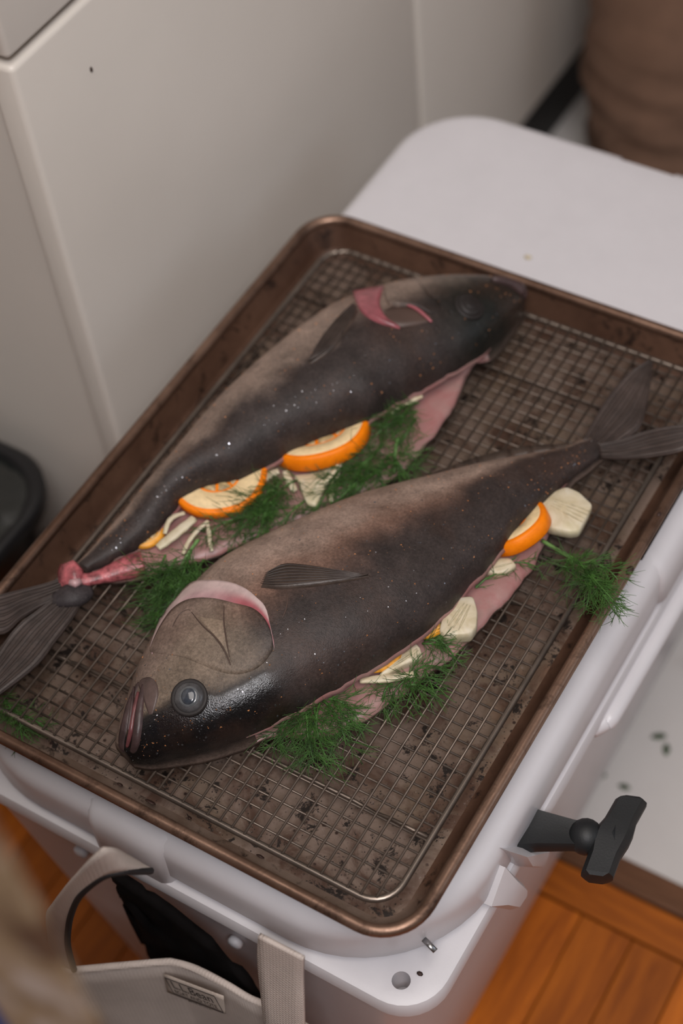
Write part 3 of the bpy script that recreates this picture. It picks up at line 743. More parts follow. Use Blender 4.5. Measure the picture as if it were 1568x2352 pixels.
def add_glint_flecks(fish, n, seed, ulo=0.0):  # scatters added metallic flecks that stand in for glints on the skin
    r = random.Random(seed); V = []; F = []; n1 = 55
    while n > 0:
        i = r.randrange(int(ulo*130), 122); k = r.randrange(14, 47)
        if fbm((i*0.11, k*0.16, seed), 1.0) < 0.02 and r.random() < 0.85: continue
        a = fish.skinv[i*n1+k]; b = fish.skinv[(i+1)*n1+k]; c = fish.skinv[i*n1+k+1]; nn = (c-a).cross(b-a)
        if nn.length < 1e-12: continue
        nn.normalize()
        if nn.z < 0: nn = -nn
        p = a + (b-a)*r.random() + (c-a)*r.random(); q = 0.00020 + 0.00042*r.random()**3
        nn = (nn + Vector((r.uniform(-1, 1), r.uniform(-1, 1), r.uniform(-1, 1)))*0.22).normalized()
        x = nn.orthogonal().normalized(); y = nn.cross(x); e = 0.5 + 0.9*r.random(); t0 = r.random()*6; m = len(V)
        for hh in (-0.3, 0.25):
            V += [p + (x*math.cos(t0+1.047*j)*e + y*math.sin(t0+1.047*j))*q + nn*q*hh for j in range(6)]
        F.append(tuple(m+6+j for j in range(6)))
        for j in range(6): F.append((m+j, m+(j+1) % 6, m+6+(j+1) % 6, m+6+j))
        n -= 1
    o = obj('glint_flecks', V, F, M['scale'], fish.root, smooth=False); o['kind'] = 'stuff'; o['label'] = 'tiny metallic flecks added as wet glints'
PALE = (0.315, 0.228, 0.183); TAUPE = (0.215, 0.155, 0.125); DARK = (0.042, 0.032, 0.0295); BLACK = (0.0075, 0.0065, 0.0068); BROWN = (0.185, 0.106, 0.077)
def col1(u, w_, p):
    nz = 0.10*fbm(p, 38.0) + 0.04*fbm(p, 140.0)
    head = 1 - sst(0.30, 0.38, u)
    body = mixc(mixc(PALE, BROWN, sst(0.22, 0.50, w_ + nz)), DARK, sst(0.40, 0.68, w_ + nz + 0.36*sst(0.55, 0.95, u)))
    hd = mixc(mixc(TAUPE, (0.185, 0.140, 0.105), sst(0.25, 0.5, w_)), BLACK, sst(0.64, 0.74, w_ + nz*0.4 - 0.13*sst(0.17, 0.27, u) + 0.22*(1 - sst(0.02, 0.16, u))))
    return mixc(body, hd, head)
def col2(u, w_, p):
    nz = 0.10*fbm(p, 38.0) + 0.04*fbm(p, 140.0)
    head = 1 - sst(0.20, 0.30, u)
    body = mixc(mixc(PALE, (0.205, 0.150, 0.120), sst(0.15, 0.45, w_)), DARK, sst(0.38, 0.64, w_ + nz + 0.20*sst(0.75, 1.0, u)))
    hd = mixc((0.16, 0.122, 0.098), (0.016, 0.0165, 0.0145), sst(0.18, 0.50, w_ + nz + 0.35*(1 - sst(0.05, 0.16, u))))
    return mixc(body, hd, head)

r1 = thing('whole_fish', (0.02, -0.06, ZB), 'nearer dark-skinned fish with its head and eye at the near left of the rack', 'fish', 'split stuffed fish on the rack')
f1 = Fish(F1, r1, col1, 1.0)
# gill opening, gill cover and its seams
GE = [(346, 1497), (374, 1445), (406, 1405), (444, 1386), (495, 1385), (543, 1395), (584, 1405), (610, 1427), (624, 1458), (627, 1486)]
GO = [(349, 1489), (378, 1420), (408, 1386), (444, 1348), (482, 1341), (527, 1344), (565, 1357), (594, 1379), (616, 1405), (629, 1470)]
f1.ribbon('gill_membrane', [(x-4, y-4) for x, y in GO], [(x+3, y+6) for x, y in GE], 0.0018, 0.0004, M['memb'], 40, 10, colu=lambda u, t: mixc((0.56, 0.42, 0.40), mixc((0.46, 0.28, 0.29), (0.34, 0.085, 0.10), sst(0.40, 0.62, u)*(1 - sst(0.88, 1, u))), sst(0.2, 0.7, t)))['label'] = 'pale pink gill membrane'
def headcol(v): return tuple(c*(1.0 + 0.25*fbm(v, 60)) for c in f1.colour(v))
GI = [(352, 1500), (392, 1505), (425, 1512), (458, 1525), (495, 1540), (525, 1548), (555, 1548), (585, 1538), (608, 1520), (625, 1496)]
f1.ribbon('gill_cover', GE, GI, 0.0042, 0.0, M['skin'], 44, 14, mid=0.0012, col=headcol)
f1.ribbon('gill_plate', [(448, 1398), (455, 1420), (470, 1440), (492, 1462), (512, 1485), (524, 1505), (531, 1528)], [(519, 1400), (518, 1420), (519, 1440), (521, 1460), (523, 1485), (527, 1505), (532, 1528)], 0.0047, 0.0044, M['skin'], 24, 6, col=lambda v: (0.245, 0.185, 0.135))
f1.cord('gill_seam', [(447, 1416), (470, 1445), (497, 1470), (518, 1500), (531, 1532)], 0.00042, M['crease'], 0.0038, 20)
f1.cord('gill_seam', [(520, 1402), (519, 1440), (524, 1480), (530, 1516)], 0.00034, M['crease'], 0.0046, 18)
f1.cord('gill_seam', [(404, 1448), (420, 1420), (440, 1410), (447, 1418)], 0.00032, M['crease'], 0.0036, 14)
f1.cord('shoulder_crease', [(652, 1348), (660, 1372), (657, 1398), (648, 1420)], 0.0004, M['crease'], 0.0001, 14)
# eye
ec, en = f1.hit(434, 1602)
def disc_on(fish, name, c, n, prof, mat, parent, seg=28, sq=1.0, k=0.92):
    prof = [(r*k, h) for r, h in prof]
    x = (RX - n*RX.dot(n)).normalized(); y = n.cross(x)
    return MB().stack([[c + (x*math.cos(a) + y*math.sin(a)*sq)*r + n*h for a in [2*math.pi*i/seg for i in range(seg)]] for r, h in prof]).build(name, mat, parent)
sock = disc_on(f1, 'eye_socket', ec, en, [(0.0120, -0.0025), (0.0112, 0.0003), (0.0102, 0.0006), (0.0090, 0.0003)], M['socket'], r1)
eye = disc_on(f1, 'eye', ec, en, [(0.0094, -0.001), (0.0090, 0.0008), (0.0082, 0.0017), (0.0070, 0.0025), (0.0055, 0.0030)], M['eyeball'], r1); eye['label'] = 'cloudy grey fish eye'
e2c = ec + RX*0.0006
disc_on(f1, 'iris', e2c, en, [(0.0066, 0.0022), (0.0060, 0.0031), (0.0050, 0.0035), (0.0046, 0.0036)], M['iris'], eye)
disc_on(f1, 'pupil', e2c, en, [(0.0046, 0.0030), (0.0044, 0.0037), (0.0032, 0.0041), (0.0012, 0.0043)], M['pupil'], eye, sq=1.12)
# mouth
f1.cord('lower_lip', [(318, 1566), (302, 1605), (290, 1650), (279, 1700), (282, 1732)], 0.0038, M['lip'], -0.0018, 20)
f1.cord('upper_lip', [(330, 1570), (322, 1620), (317, 1665), (310, 1710), (302, 1728)], 0.0030, M['lip'], -0.0008, 20)
f1.cord('mouth_lining', [(318, 1590), (308, 1640), (301, 1680), (292, 1716)], 0.0016, M['mouthred'], 0.0002, 18)
f1.cord('lip_fold', [(312, 1580), (306, 1630), (298, 1680)], 0.0010, M['lip'], 0.0014, 16)
f1.ribbon('jaw_plate', [(322, 1562), (342, 1556), (358, 1566), (364, 1590), (360, 1612), (350, 1640)], [(318, 1572), (324, 1590), (328, 1600), (332, 1612), (336, 1625), (342, 1642)], 0.0007, 0.0004, M['jaw'], 22, 6, mid=0.0005)['label'] = 'purple-brown jaw plate'
# pectoral fin with rays
f1.ribbon('pectoral_fin', [(612, 1318), (650, 1298), (700, 1300), (760, 1309), (815, 1318), (850, 1323)], [(600, 1350), (650, 1354), (710, 1349), (770, 1341), (815, 1333), (850, 1325)], 0.0012, 0.0034, M['fin'], 34, 8)
for k in range(7):
    t = (k+0.6)/7.2
    A_ = [(612, 1318), (650, 1298), (700, 1300), (760, 1309), (815, 1318), (845, 1323)]; B_ = [(600, 1350), (650, 1354), (710, 1349), (770, 1341), (815, 1333), (845, 1325)]
    f1.cord('fin_ray', [(a[0]*(1-t)+b[0]*t, a[1]*(1-t)+b[1]*t) for a, b in zip(A_, B_)], 0.00035, M['finray'], 0.0014 + 0.0020*t, 18, parent=bpy.data.objects['pectoral_fin'])
# low fin running along the far edge near the tail
def edge_fin(fish, name, rows, i0, i1, hgt, mat):
    V = []; F = []
    n = 40
    for i in range(n):
        k = int(i0 + (i1-i0)*i/(n-1)); row = fish.st[k]
        BL = Vector((row[0], row[1], 0)); R = Vector((row[2], row[3], 0)); o_ = (BL-R).normalized()
        e = math.sin(math.pi*(0.08 + 0.88*i/(n-1)))**0.7
        base = BL.lerp(R, 0.02); z = ZB + 0.007
        a = Vector((base.x, base.y, z)); b = a + o_*(hgt*e) + Vector((0, 0, hgt*0.25*e))
        V += [a + Vector((0, 0, 0.0008)), b + Vector((0, 0, 0.0003)), b - Vector((0, 0, 0.0003)), a - Vector((0, 0, 0.0008))]
    for i in range(n-1):
        for j in range(4): F.append((i*4+j, (i+1)*4+j, (i+1)*4+(j+1) % 4, i*4+(j+1) % 4))
    F += [(0, 1, 2, 3), tuple((n-1)*4 + j for j in (3, 2, 1, 0))]
    return obj(name, V, F, mat, fish.root)
edge_fin(f1, 'rear_fin', F1, 86, 118, 0.0085, M['fin'])
# tail fin lobes
def lobe(fish, name, A, B, zA, zB_, nr, parent):
    """web between two outline curves given as (x, y, height) rows, with rays from root to tip"""
    n = 22; m = 10; top = []; F = []
    a = crom(A, n); b = crom(B, n); V = []
    pts = []
    for i in range(n):
        for j in range(m+1):
            t = j/m; x = a[i][0]*(1-t)+b[i][0]*t; y = a[i][1]*(1-t)+b[i][1]*t; z = (a[i][2]*(1-t)+b[i][2]*t)
            p = P(x, y, z + ZB - Z0) + Vector((0, 0, 0.0008*math.sin(j*2.4))); pts.append(p)
    N = len(pts); V = pts + [p - Vector((0, 0, 0.0011)) for p in pts]
    w1 = m + 1
    for i in range(n-1):
        for j in range(m):
            q = (i*w1+j, (i+1)*w1+j, (i+1)*w1+j+1, i*w1+j+1); F.append(q); F.append(tuple(N + k for k in reversed(q)))
    for i in range(n-1):
        for j in (0, m): F.append((i*w1+j, (i+1)*w1+j, N+(i+1)*w1+j, N+i*w1+j))
    for j in range(m):
        for i in (0, n-1): F.append((i*w1+j, i*w1+j+1, N+i*w1+j+1, N+i*w1+j))
    o = obj(name, V, F, M['tailfin'], parent)
    for r_ in range(nr):
        t = (r_+0.5)/nr; jj = t*m; j0 = int(jj); u = jj - j0
        L = [pts[i*w1+j0].lerp(pts[i*w1+min(j0+1, m)], u) + Vector((0, 0, 0.0004)) for i in range(n)]
        mb = MB(); mb.tube(L, [0.00062*(1 - 0.7*i/(n-1)) for i in range(n)], 5); mb.build('fin_ray', M['finray'], o)
    return o
lobe(f1, 'tail_fin', [(1338, 1012, 0.009), (1362, 965, 0.010), (1400, 905, 0.012), (1448, 852, 0.014), (1490, 828, 0.016)], [(1395, 1030, 0.010), (1432, 1008, 0.010), (1470, 978, 0.011), (1486, 925, 0.012), (1500, 834, 0.014)], 0, 0, 11, r1)
lobe(f1, 'tail_fin', [(1372, 1022, 0.0105), (1420, 1012, 0.013), (1475, 992, 0.018), (1540, 978, 0.024), (1640, 972, 0.029)], [(1378, 1050, 0.009), (1440, 1052, 0.013), (1505, 1046, 0.018), (1570, 1032, 0.024), (1645, 992, 0.029)], 0, 0, 11, r1)
f1.spice(420, 3); add_glint_flecks(f1, 520, 31)

r2 = thing('whole_fish', (-0.06, 0.05, ZB), 'farther dark-skinned fish with torn tail stump, its head at the far pan end', 'fish', 'split stuffed fish on the rack')
f2 = Fish(F2, r2, col2, 4.0)
f2.ribbon('gill_membrane', [(811, 668), (816, 690), (828, 715), (850, 733), (880, 746), (918, 756)], [(881, 657), (874, 682), (872, 702), (878, 722), (892, 738), (918, 751)], 0.0045, 0.0025, M['gillred'], 26, 6)['label'] = 'deep pink gill membrane'
f2.ribbon('gill_cavity', [(884, 712), (910, 702), (945, 704), (985, 722)], [(890, 735), (915, 750), (950, 748), (990, 738)], 0.0004, 0.0004, M['crease'], 20, 4)
f2.cord('gill_rim', [(930, 702), (955, 712), (975, 728), (990, 742)], 0.0012, M['gillred'], 0.0012, 14)
def headcol2(v): return tuple(c*(1.1 + 0.25*fbm(v, 60)) for c in f2.colour(v))
f2.ribbon('gill_cover', [(884, 658), (886, 685), (893, 702), (915, 706), (950, 706), (990, 722)], [(960, 644), (975, 660), (990, 680), (1005, 690), (1010, 700), (1012, 715)], 0.0040, 0.0, M['skin'], 26, 8, col=headcol2)
f2.ribbon('pectoral_fin', [(812, 700), (780, 728), (745, 770), (722, 805), (708, 835)], [(822, 716), (805, 748), (782, 780), (755, 812), (712, 838)], 0.0014, 0.0030, M['fin'], 26, 6)
for k in range(5):
    t = (k+0.6)/5.2
    A_ = [(812, 700), (780, 728), (745, 770), (722, 805), (709, 833)]; B_ = [(822, 716), (805, 748), (782, 780), (755, 812), (712, 835)]
    f2.cord('fin_ray', [(a[0]*(1-t)+b[0]*t, a[1]*(1-t)+b[1]*t) for a, b in zip(A_, B_)], 0.0006, M['finray'], 0.0018 + 0.0014*t, 16, parent=bpy.data.objects['pectoral_fin.001'])
ec2, en2 = f2.hit(1078, 704)
s2 = disc_on(f2, 'eye_socket', ec2, en2, [(0.0112, -0.002), (0.0105, 0.0006), (0.0092, 0.0008)], M['socket'], r2)
e_2 = disc_on(f2, 'eye', ec2, en2, [(0.0088, -0.001), (0.0085, 0.0012), (0.0070, 0.0023), (0.0050, 0.0027)], M['socket'], r2)
disc_on(f2, 'pupil', ec2, en2, [(0.0045, 0.0024), (0.0040, 0.0030), (0.0015, 0.0032)], M['socket'], e_2)
f2.cord('upper_lip', [(1128, 644), (1158, 650), (1182, 660), (1196, 676)], 0.0034, M['lip'], 0.001, 16)
f2.cord('lower_lip', [(1150, 645), (1178, 652), (1198, 664), (1204, 684)], 0.0032, M['lip'], 0.0, 16)
f2.cord('mouth_lining', [(1160, 647), (1180, 656), (1194, 668)], 0.0015, M['mouthred'], 0.002, 12)
# torn tail stump: raw flesh and backbone
st = MB()
L = [P(330, 1293, 0.0), P(290, 1305, 0.0), P(240, 1322, 0.001), P(200, 1332, 0.002), P(165, 1335, 0.002)]
st.tube(vcrom(L, 20), [0.0085, 0.0082, 0.008, 0.0082, 0.008, 0.0078, 0.0072, 0.0066, 0.006, 0.0056, 0.005, 0.0046, 0.0044, 0.0043, 0.0045, 0.005, 0.0058, 0.0066, 0.007, 0.006], 12, flat=0.75)
st.build('raw_tail_flesh', M['raw'], r2)['label'] = 'red raw flesh of the torn tail'
st = MB(); c = P(163, 1332, 0.004)
for k in range(4):
    ring = []
    for i in range(14):
        a = 2*math.pi*i/14; rr = (0.0088, 0.0098, 0.0078, 0.003)[k]*(1 + 0.35*fbm((math.cos(a)*2, math.sin(a)*2, k*0.2), 1.3))
        ring.append(c + Vector((0.45, -0.1, 0.35))*0.006*(k-1.4) + RX*(rr*math.cos(a)*0.75) - RY*(rr*math.sin(a)*1.15))
    st.v; st.stack([ring, [p + Vector((0.0008, -0.0005, 0.0008)) for p in ring]]) if k == 3 else None
    if k == 0: rings = []
    rings.append(ring)
st = MB().stack(rings); st.build('torn_flesh', M['raw'], r2)
m_ = MB(); m_.tube([P(185, 1335, 0.006), P(172, 1340, 0.007), P(160, 1338, 0.007)], [0.0022, 0.0028, 0.002], 10); m_.build('backbone_end', M['membrane'], r2)
tl = obj('tail_root', *(lambda m: (m.v, m.f))(MB().tube(vcrom([P(208, 1352, -0.002), P(180, 1362, 0.0), P(150, 1372, 0.001), P(118, 1382, 0.0)], 12), [0.004, 0.006, 0.0075, 0.0085, 0.009, 0.0092, 0.0088, 0.008, 0.0072, 0.0062, 0.005, 0.0035], 14, flat=0.65)), M['skin'], r2)
ca = tl.data.color_attributes.new('Col', 'FLOAT_COLOR', 'POINT'); ca.data.foreach_set('color', [x for v in tl.data.vertices for x in (0.05, 0.042, 0.044, 1.0)])
lobe(f2, 'tail_fin', [(156, 1322, 0.010), (112, 1338, 0.012), (55, 1352, 0.016), (0, 1366, 0.021), (-90, 1396, 0.028)], [(150, 1368, 0.010), (95, 1392, 0.011), (48, 1420, 0.013), (0, 1455, 0.016), (-85, 1425, 0.026)], 0, 0, 11, r2)
lobe(f2, 'tail_fin', [(140, 1360, 0.011), (95, 1395, 0.011), (50, 1428, 0.011), (10, 1475, 0.010), (-60, 1595, 0.009)], [(196, 1362, 0.008), (172, 1410, 0.008), (128, 1470, 0.008), (75, 1535, 0.008), (-40, 1622, 0.009)], 0, 0, 11, r2)
f2.spice(300, 8); add_glint_flecks(f2, 360, 37)

# ------------------------------------------------------------------ orange slices
def orange_slice(c1, c2, z, R_, thick, tilt, label, peel='peel', spin=0.3, pithk=0.78, push=0.0):
    """slice whose chord c1-c2 (on the cut edge of a fish) shows; the rest sits inside the fish"""
    a = P(c1[0], c1[1], z + ZB - Z0); b = P(c2[0], c2[1], z + ZB - Z0); mid = (a+b)/2; ch = (b-a); hl = ch.length/2; ch.normalize()
    out = Vector((ch.y, -ch.x, 0))
    if out.dot(Vector((0.8, -0.6, 0))) < 0: out = -out
    R_ = max(R_, hl*1.02)
    q = math.radians(tilt)
    nrm = (Vector((0, 0, 1))*math.cos(q) + out*math.sin(q)).normalized()
    rad = (out - nrm*out.dot(nrm)).normalized(); tan = nrm.cross(rad)
    c = mid - rad*(math.sqrt(max(0, R_*R_ - hl*hl)) - push)
    t = thing('orange_slice', c, label, 'orange slice', 'orange slices stuffed in the fish')
    n = 56
    def ring(r, h): return [c + (rad*math.cos(2*math.pi*i/n) + tan*math.sin(2*math.pi*i/n))*(r*(1 + 0.012*math.sin(5*2*math.pi*i/n))) + nrm*h for i in range(n)]
    h = thick/2; k = 0.0013
    MB().stack([ring(R_-0.0032, -h), ring(R_-k, -h), ring(R_, -h+k), ring(R_, h-k), ring(R_-k, h), ring(R_-0.0032, h)]).build('peel', M[peel], t)
    ri = R_*pithk
    MB().stack([ring(R_-0.0032, h-0.0005), ring(R_-0.0034, h+0.0001), ring(ri, h+0.0001), ring(ri-0.001, h-0.001)]).build('pith', M['pith'], t)
    for s_ in range(9):
        a0 = spin + 2*math.pi*s_/9 + 0.05; a1 = spin + 2*math.pi*(s_+1)/9 - 0.05; V = []
        lo = []; hi = []; tp = []
        pts = [(0.12*R_, (a0+a1)/2)] + [(ri - 0.0012, a0 + (a1-a0)*i/5) for i in range(6)]
        cc = sum((Vector((r_*math.cos(a_), r_*math.sin(a_))) for r_, a_ in pts), Vector((0, 0)))/7
        L = []
        for sc_, hh in ((1.0, h-0.0010), (1.0, h+0.0001), (0.82, h+0.0006)):
            L.append([c + rad*(cc.x + (r_*math.cos(a_)-cc.x)*sc_) + tan*(cc.y + (r_*math.sin(a_)-cc.y)*sc_) + nrm*hh for r_, a_ in pts])
        MB().stack(L).build('segment', M['segment'], t)
    return t
orange_slice((640, 1066), (858, 968), 0.0150, 0.034, 0.0110, -16, 'large orange slice sticking out of the middle of the farther fish', push=-0.007, pithk=0.62)
orange_slice((418, 1160), (610, 1080), 0.0150, 0.031, 0.0075, 4, 'large orange slice with pale pith showing nearest the farther fish tail', push=0.003, pithk=0.50)
orange_slice((318, 1262), (378, 1200), 0.0105, 0.010, 0.0040, 5, 'small yellowish orange slice edge just above the torn fish tail', 'peel2', push=-0.003)
orange_slice((1160, 1262), (1246, 1170), 0.0140, 0.022, 0.0100, -32, 'bright orange wedge poking from the nearer fish beside a large fennel chunk', push=0.004, pithk=0.45)
orange_slice((972, 1462), (1024, 1412), 0.0130, 0.014, 0.0038, 10, 'thin browned orange slice between two fennel pieces under the nearer fish', 'peel2', push=0.002)
orange_slice((858, 1540), (918, 1498), 0.0130, 0.016, 0.0034, 12, 'thin orange slice behind the fennel wedge nearest the fish head', 'peel2', push=0.0018)

# ------------------------------------------------------------------ fennel pieces
def slab(outline, z0, z1, label, layers=3, name='fennel_piece', grow=0.0):
    """chunk of fennel bulb: curved slab with raised layer ridges"""
    n = len(outline)*5
    o2 = outline + [outline[0]]
    pts = []
    m = len(outline)
    for i in range(n):
        t = i/n*m; k = int(t) % m; u = t - int(t)
        a, b = outline[k], outline[(k+1) % m]; pts.append((a[0]*(1-u)+b[0]*u, a[1]*(1-u)+b[1]*u))
    # light corner rounding
    for _ in range(1): pts = [tuple((pts[i-1][j] + 2*pts[i][j] + pts[(i+1) % n][j])/4 for j in (0, 1)) for i in range(n)]
    top = [P(x, y, z1 + ZB - Z0) for x, y in pts]; c = sum(top, Vector())/n; dz = z1 - z0
    t = thing(name, Vector((c.x, c.y, ZB + z0)), label, 'fennel', 'pale fennel pieces stuffed in the fish')
    def lp(s_, dzz): return [Vector((c.x + (p.x-c.x)*s_, c.y + (p.y-c.y)*s_, p.z + dzz + 0.0006*fbm(p*60, 1.0))) for p in top]
    MB().stack([lp(0.93, -dz), lp(1.0, -dz*0.8), lp(1.02, -dz*0.35), lp(1.0, -0.0006), lp(0.93, 0.0002), lp(0.6, 0.0006), lp(0.25, 0.0008)]).build('core', M['fennel'], t)
    ax = max(range(n), key=lambda i: (top[i]-c).length); d = (top[ax]-c); w_ = Vector((-d.y, d.x, 0)).normalized()
    for k in range(layers):
        f = (k+1)/(layers+1)*2 - 1
        L = [c + d*(0.72*s_ ) + w_*(f*(0.55 - 0.18*s_)*min((p-c).length for p in top)) + Vector((0, 0, 0.0008)) for s_ in (-0.8, -0.4, 0, 0.4, 0.8)]
        mb = MB(); mb.tube(vcrom(L, 14), [0.0006*math.sin(math.pi*(i+0.6)/14.5) + 0.0001 for i in range(14)], 6); mb.build('layer', M['fennelline'], t)
    return t
def strip(pts, r, label, name='fennel_strip', flat=0.45):
    L = [P(x, y, z + 0.002 + ZB - Z0) for x, y, z in pts]
    m = MB(); n = 16
    m.tube(vcrom(L, n), [r*(0.75 + 0.25*math.sin(math.pi*i/(n-1)) + 0.06*math.sin(i*1.7)) for i in range(n)], 8, flat=flat)
    o = m.build(name, M['fennel'], None, loc=Vector(L[len(L)//2]))
    return tag(o, label, 'fennel', 'pale fennel strips stuffed in the fish')
slab([(1240, 1142), (1298, 1116), (1330, 1130), (1360, 1158), (1350, 1182), (1330, 1218), (1306, 1222), (1250, 1208)], 0.006, 0.014, 'largest pale fennel chunk at the tail end of the nearer fish', 4)
slab([(1112, 1312), (1145, 1282), (1172, 1282), (1186, 1298), (1168, 1312), (1140, 1318)], 0.0075, 0.012, 'small round fennel piece just below the bright orange wedge', 1)
slab([(1022, 1395), (1046, 1372), (1086, 1368), (1096, 1402), (1094, 1436), (1080, 1455), (1024, 1460), (1008, 1446)], 0.0065, 0.0165, 'square yellowish fennel piece halfway along the nearer fish', 3)
slab([(868, 1552), (890, 1530), (925, 1490), (952, 1474), (964, 1486), (970, 1506), (955, 1516), (922, 1528), (893, 1546)], 0.0065, 0.0125, 'fennel wedge under the nearer fish, above the long fennel strip', 2)
strip([(826, 1562, 0.010), (868, 1560, 0.010), (905, 1556, 0.0095), (950, 1548, 0.009)], 0.0028, 'long pale fennel strip lying above the dill next to the nearer head')
slab([(672, 1090), (720, 1086), (772, 1066), (764, 1090), (742, 1126), (724, 1160), (702, 1152), (688, 1112)], 0.0065, 0.0125, 'triangular fennel piece hanging below the larger middle orange slice', 2)
strip([(655, 1082, 0.012), (664, 1105, 0.0105), (678, 1128, 0.0085)], 0.0026, 'short fennel strip left of the triangular fennel piece')
strip([(782, 1060, 0.012), (772, 1095, 0.0105), (762, 1125, 0.009), (760, 1152, 0.008)], 0.0018, 'thin fennel strip right of the triangular fennel piece')
strip([(776, 1066, 0.014), (762, 1090, 0.0135), (742, 1110, 0.012)], 0.0014, 'short thin fennel strip lying on the triangular fennel piece')
strip([(640, 1082, 0.0125), (620, 1090, 0.012), (604, 1104, 0.011)], 0.0028, 'short fennel strip between the two large orange slices')
strip([(446, 1190, 0.013), (420, 1212, 0.0125), (388, 1238, 0.011), (362, 1258, 0.010)], 0.0036, 'widest fennel strip running from the pith-side orange slice to the tail')
strip([(424, 1178, 0.0135), (400, 1186, 0.0145), (386, 1200, 0.014), (378, 1226, 0.012)], 0.0018, 'curled thin fennel strip next to the small yellowish orange slice')
strip([(478, 1196, 0.012), (450, 1222, 0.011), (432, 1246, 0.0095), (420, 1272, 0.0085)], 0.0016, 'thin tapering fennel strip pointing down beside the big left frond')
strip([(476, 1200, 0.012), (480, 1225, 0.0105), (482, 1245, 0.0095), (487, 1266, 0.0085)], 0.0014, 'thinnest straight fennel strip pointing down from the pith-side slice')
strip([(968, 908, 0.0135), (935, 924, 0.0135), (898, 948, 0.0135)], 0.0026, 'pale fennel strip along the cut edge nearest the farther head')

# ------------------------------------------------------------------ feathery fronds
class Fronds:
    def __init__(s, seed): s.r = random.Random(seed); s.m = MB()
    def fil(s, p, d, L, r=0.00027, n=4, curl=0.6, floor=0.0006):
        q = s.r; pts = [p]; d = d.normalized(); bend = Vector((q.uniform(-1, 1), q.uniform(-1, 1), q.uniform(-0.7, 0.4)))*curl
        for k in range(n):
            d = (d + bend/n).normalized(); p = p + d*(L/n)
            if p.z < ZB + floor + s.fl: p.z = ZB + floor + s.fl; d.z = abs(d.z)*0.2
            pts.append(p)
        s.m.tube(pts, [r*(1 - 0.6*k/n) for k in range(n+1)], 3, caps=False)
        return pts
    def plume(s, a, b, L=0.016, step=0.0024, fl=0.0):
        q = s.r; s.fl = fl; L *= 1.22
        ln = (b-a).length; n = max(3, int(ln/step)); d0 = (b-a).normalized()
        side = d0.cross(Vector((0, 0, 1))).normalized(); ph = q.uniform(0, 6)
        pts = []
        for i in range(n+1):
            t = i/n; pts.append(a.lerp(b, t) + side*(0.10*ln*math.sin(ph + t*2.6) - 0.10*ln*math.sin(ph)) + Vector((0, 0, 0.004*math.sin(math.pi*t))))
        s.m.tube(pts, [0.0006*(1-0.6*i/n) + 0.0002 for i in range(n+1)], 4, caps=False)
        for i, p in enumerate(pts):
            t = i/n; tg = (pts[min(i+1, n)] - pts[max(i-1, 0)]).normalized()
            for sg in (-1, 1):
                up = Vector((0, 0, q.uniform(-0.2, 0.75)))
                d = tg*q.uniform(0.55, 1.1) + side*(sg*q.uniform(0.35, 0.95)) + up
                l = L*(1 - 0.35*t)*q.uniform(0.55, 1.3)
                br = s.fil(p, d, l)
                for k in (1, 2, 3):
                    for _ in range(1 + (q.random() < 0.35)):
                        dd = (br[k]-br[k-1]).normalized() + Vector((q.uniform(-1, 1), q.uniform(-1, 1), q.uniform(-0.5, 0.7)))*0.75
                        s.fil(br[k], dd, l*q.uniform(0.45, 0.9), 0.00022, 3)
def frond(plumes, label, seed, L=0.016, stems=(), fl=0.0, step=0.0024):
    s = Fronds(seed)
    w_ = [(P(a[0], a[1], a[2] + ZB - Z0), P(b[0], b[1], b[2] + ZB - Z0)) for a, b in plumes]
    for a, b in w_: s.plume(a, b, L, step, fl)
    c = sum((a for a, b in w_), Vector())/len(w_); c.z = ZB + fl
    t = thing('fennel_frond', c, label, 'fennel frond', 'green fennel fronds tucked around the fish')
    o = s.m.build('leaves', M['frond'], t); o['kind'] = 'stuff'
    for sm in stems:
        L_ = [P(x, y, z + ZB - Z0) for x, y, z in sm]
        m = MB(); m.tube(vcrom(L_, 12), [0.0013*(1 - 0.4*i/11) for i in range(12)], 7); m.build('stem', M['frondstem'], t)
    return t
frond([((440, 1262, 0.016), (352, 1425, 0.004)), ((405, 1282, 0.014), (330, 1395, 0.003)), ((432, 1290, 0.014), (418, 1425, 0.004)), ((468, 1285, 0.012), (380, 1440, 0.004)), ((380, 1275, 0.014), (345, 1350, 0.004)), ((450, 1290, 0.013), (450, 1370, 0.004)), ((400, 1300, 0.012), (365, 1380, 0.010))],
      'thick bushy frond hanging between the torn tail and the nearer fish head', 11, 0.017, stems=[[(455, 1240, 0.015), (430, 1275, 0.014), (405, 1320, 0.010)]])
frond([((640, 1118, 0.012), (520, 1225, 0.009)), ((655, 1128, 0.011), (585, 1225, 0.009)), ((575, 1185, 0.010), (480, 1250, 0.009)), ((640, 1150, 0.010), (560, 1262, 0.008)), ((600, 1130, 0.012), (540, 1190, 0.010)), ((640, 1100, 0.012), (620, 1170, 0.010))],
      'frond spread below the pith-side orange slice on the farther fish', 12, 0.014, stems=[[(645, 1105, 0.012), (610, 1150, 0.012), (585, 1195, 0.010), (575, 1215, 0.009)]])
frond([((862, 1040, 0.012), (770, 1130, 0.009)), ((835, 1060, 0.011), (700, 1165, 0.009)), ((868, 1075, 0.010), (800, 1140, 0.008)), ((700, 1150, 0.010), (640, 1205, 0.009)), ((880, 1020, 0.012), (820, 1095, 0.010)), ((850, 1080, 0.010), (770, 1150, 0.009)), ((800, 1070, 0.011), (745, 1120, 0.009)), ((690, 1100, 0.011), (640, 1160, 0.010)), ((905, 1040, 0.010), (860, 1110, 0.007))],
      'sparse dark frond in the shade between the two fish', 13, 0.013)
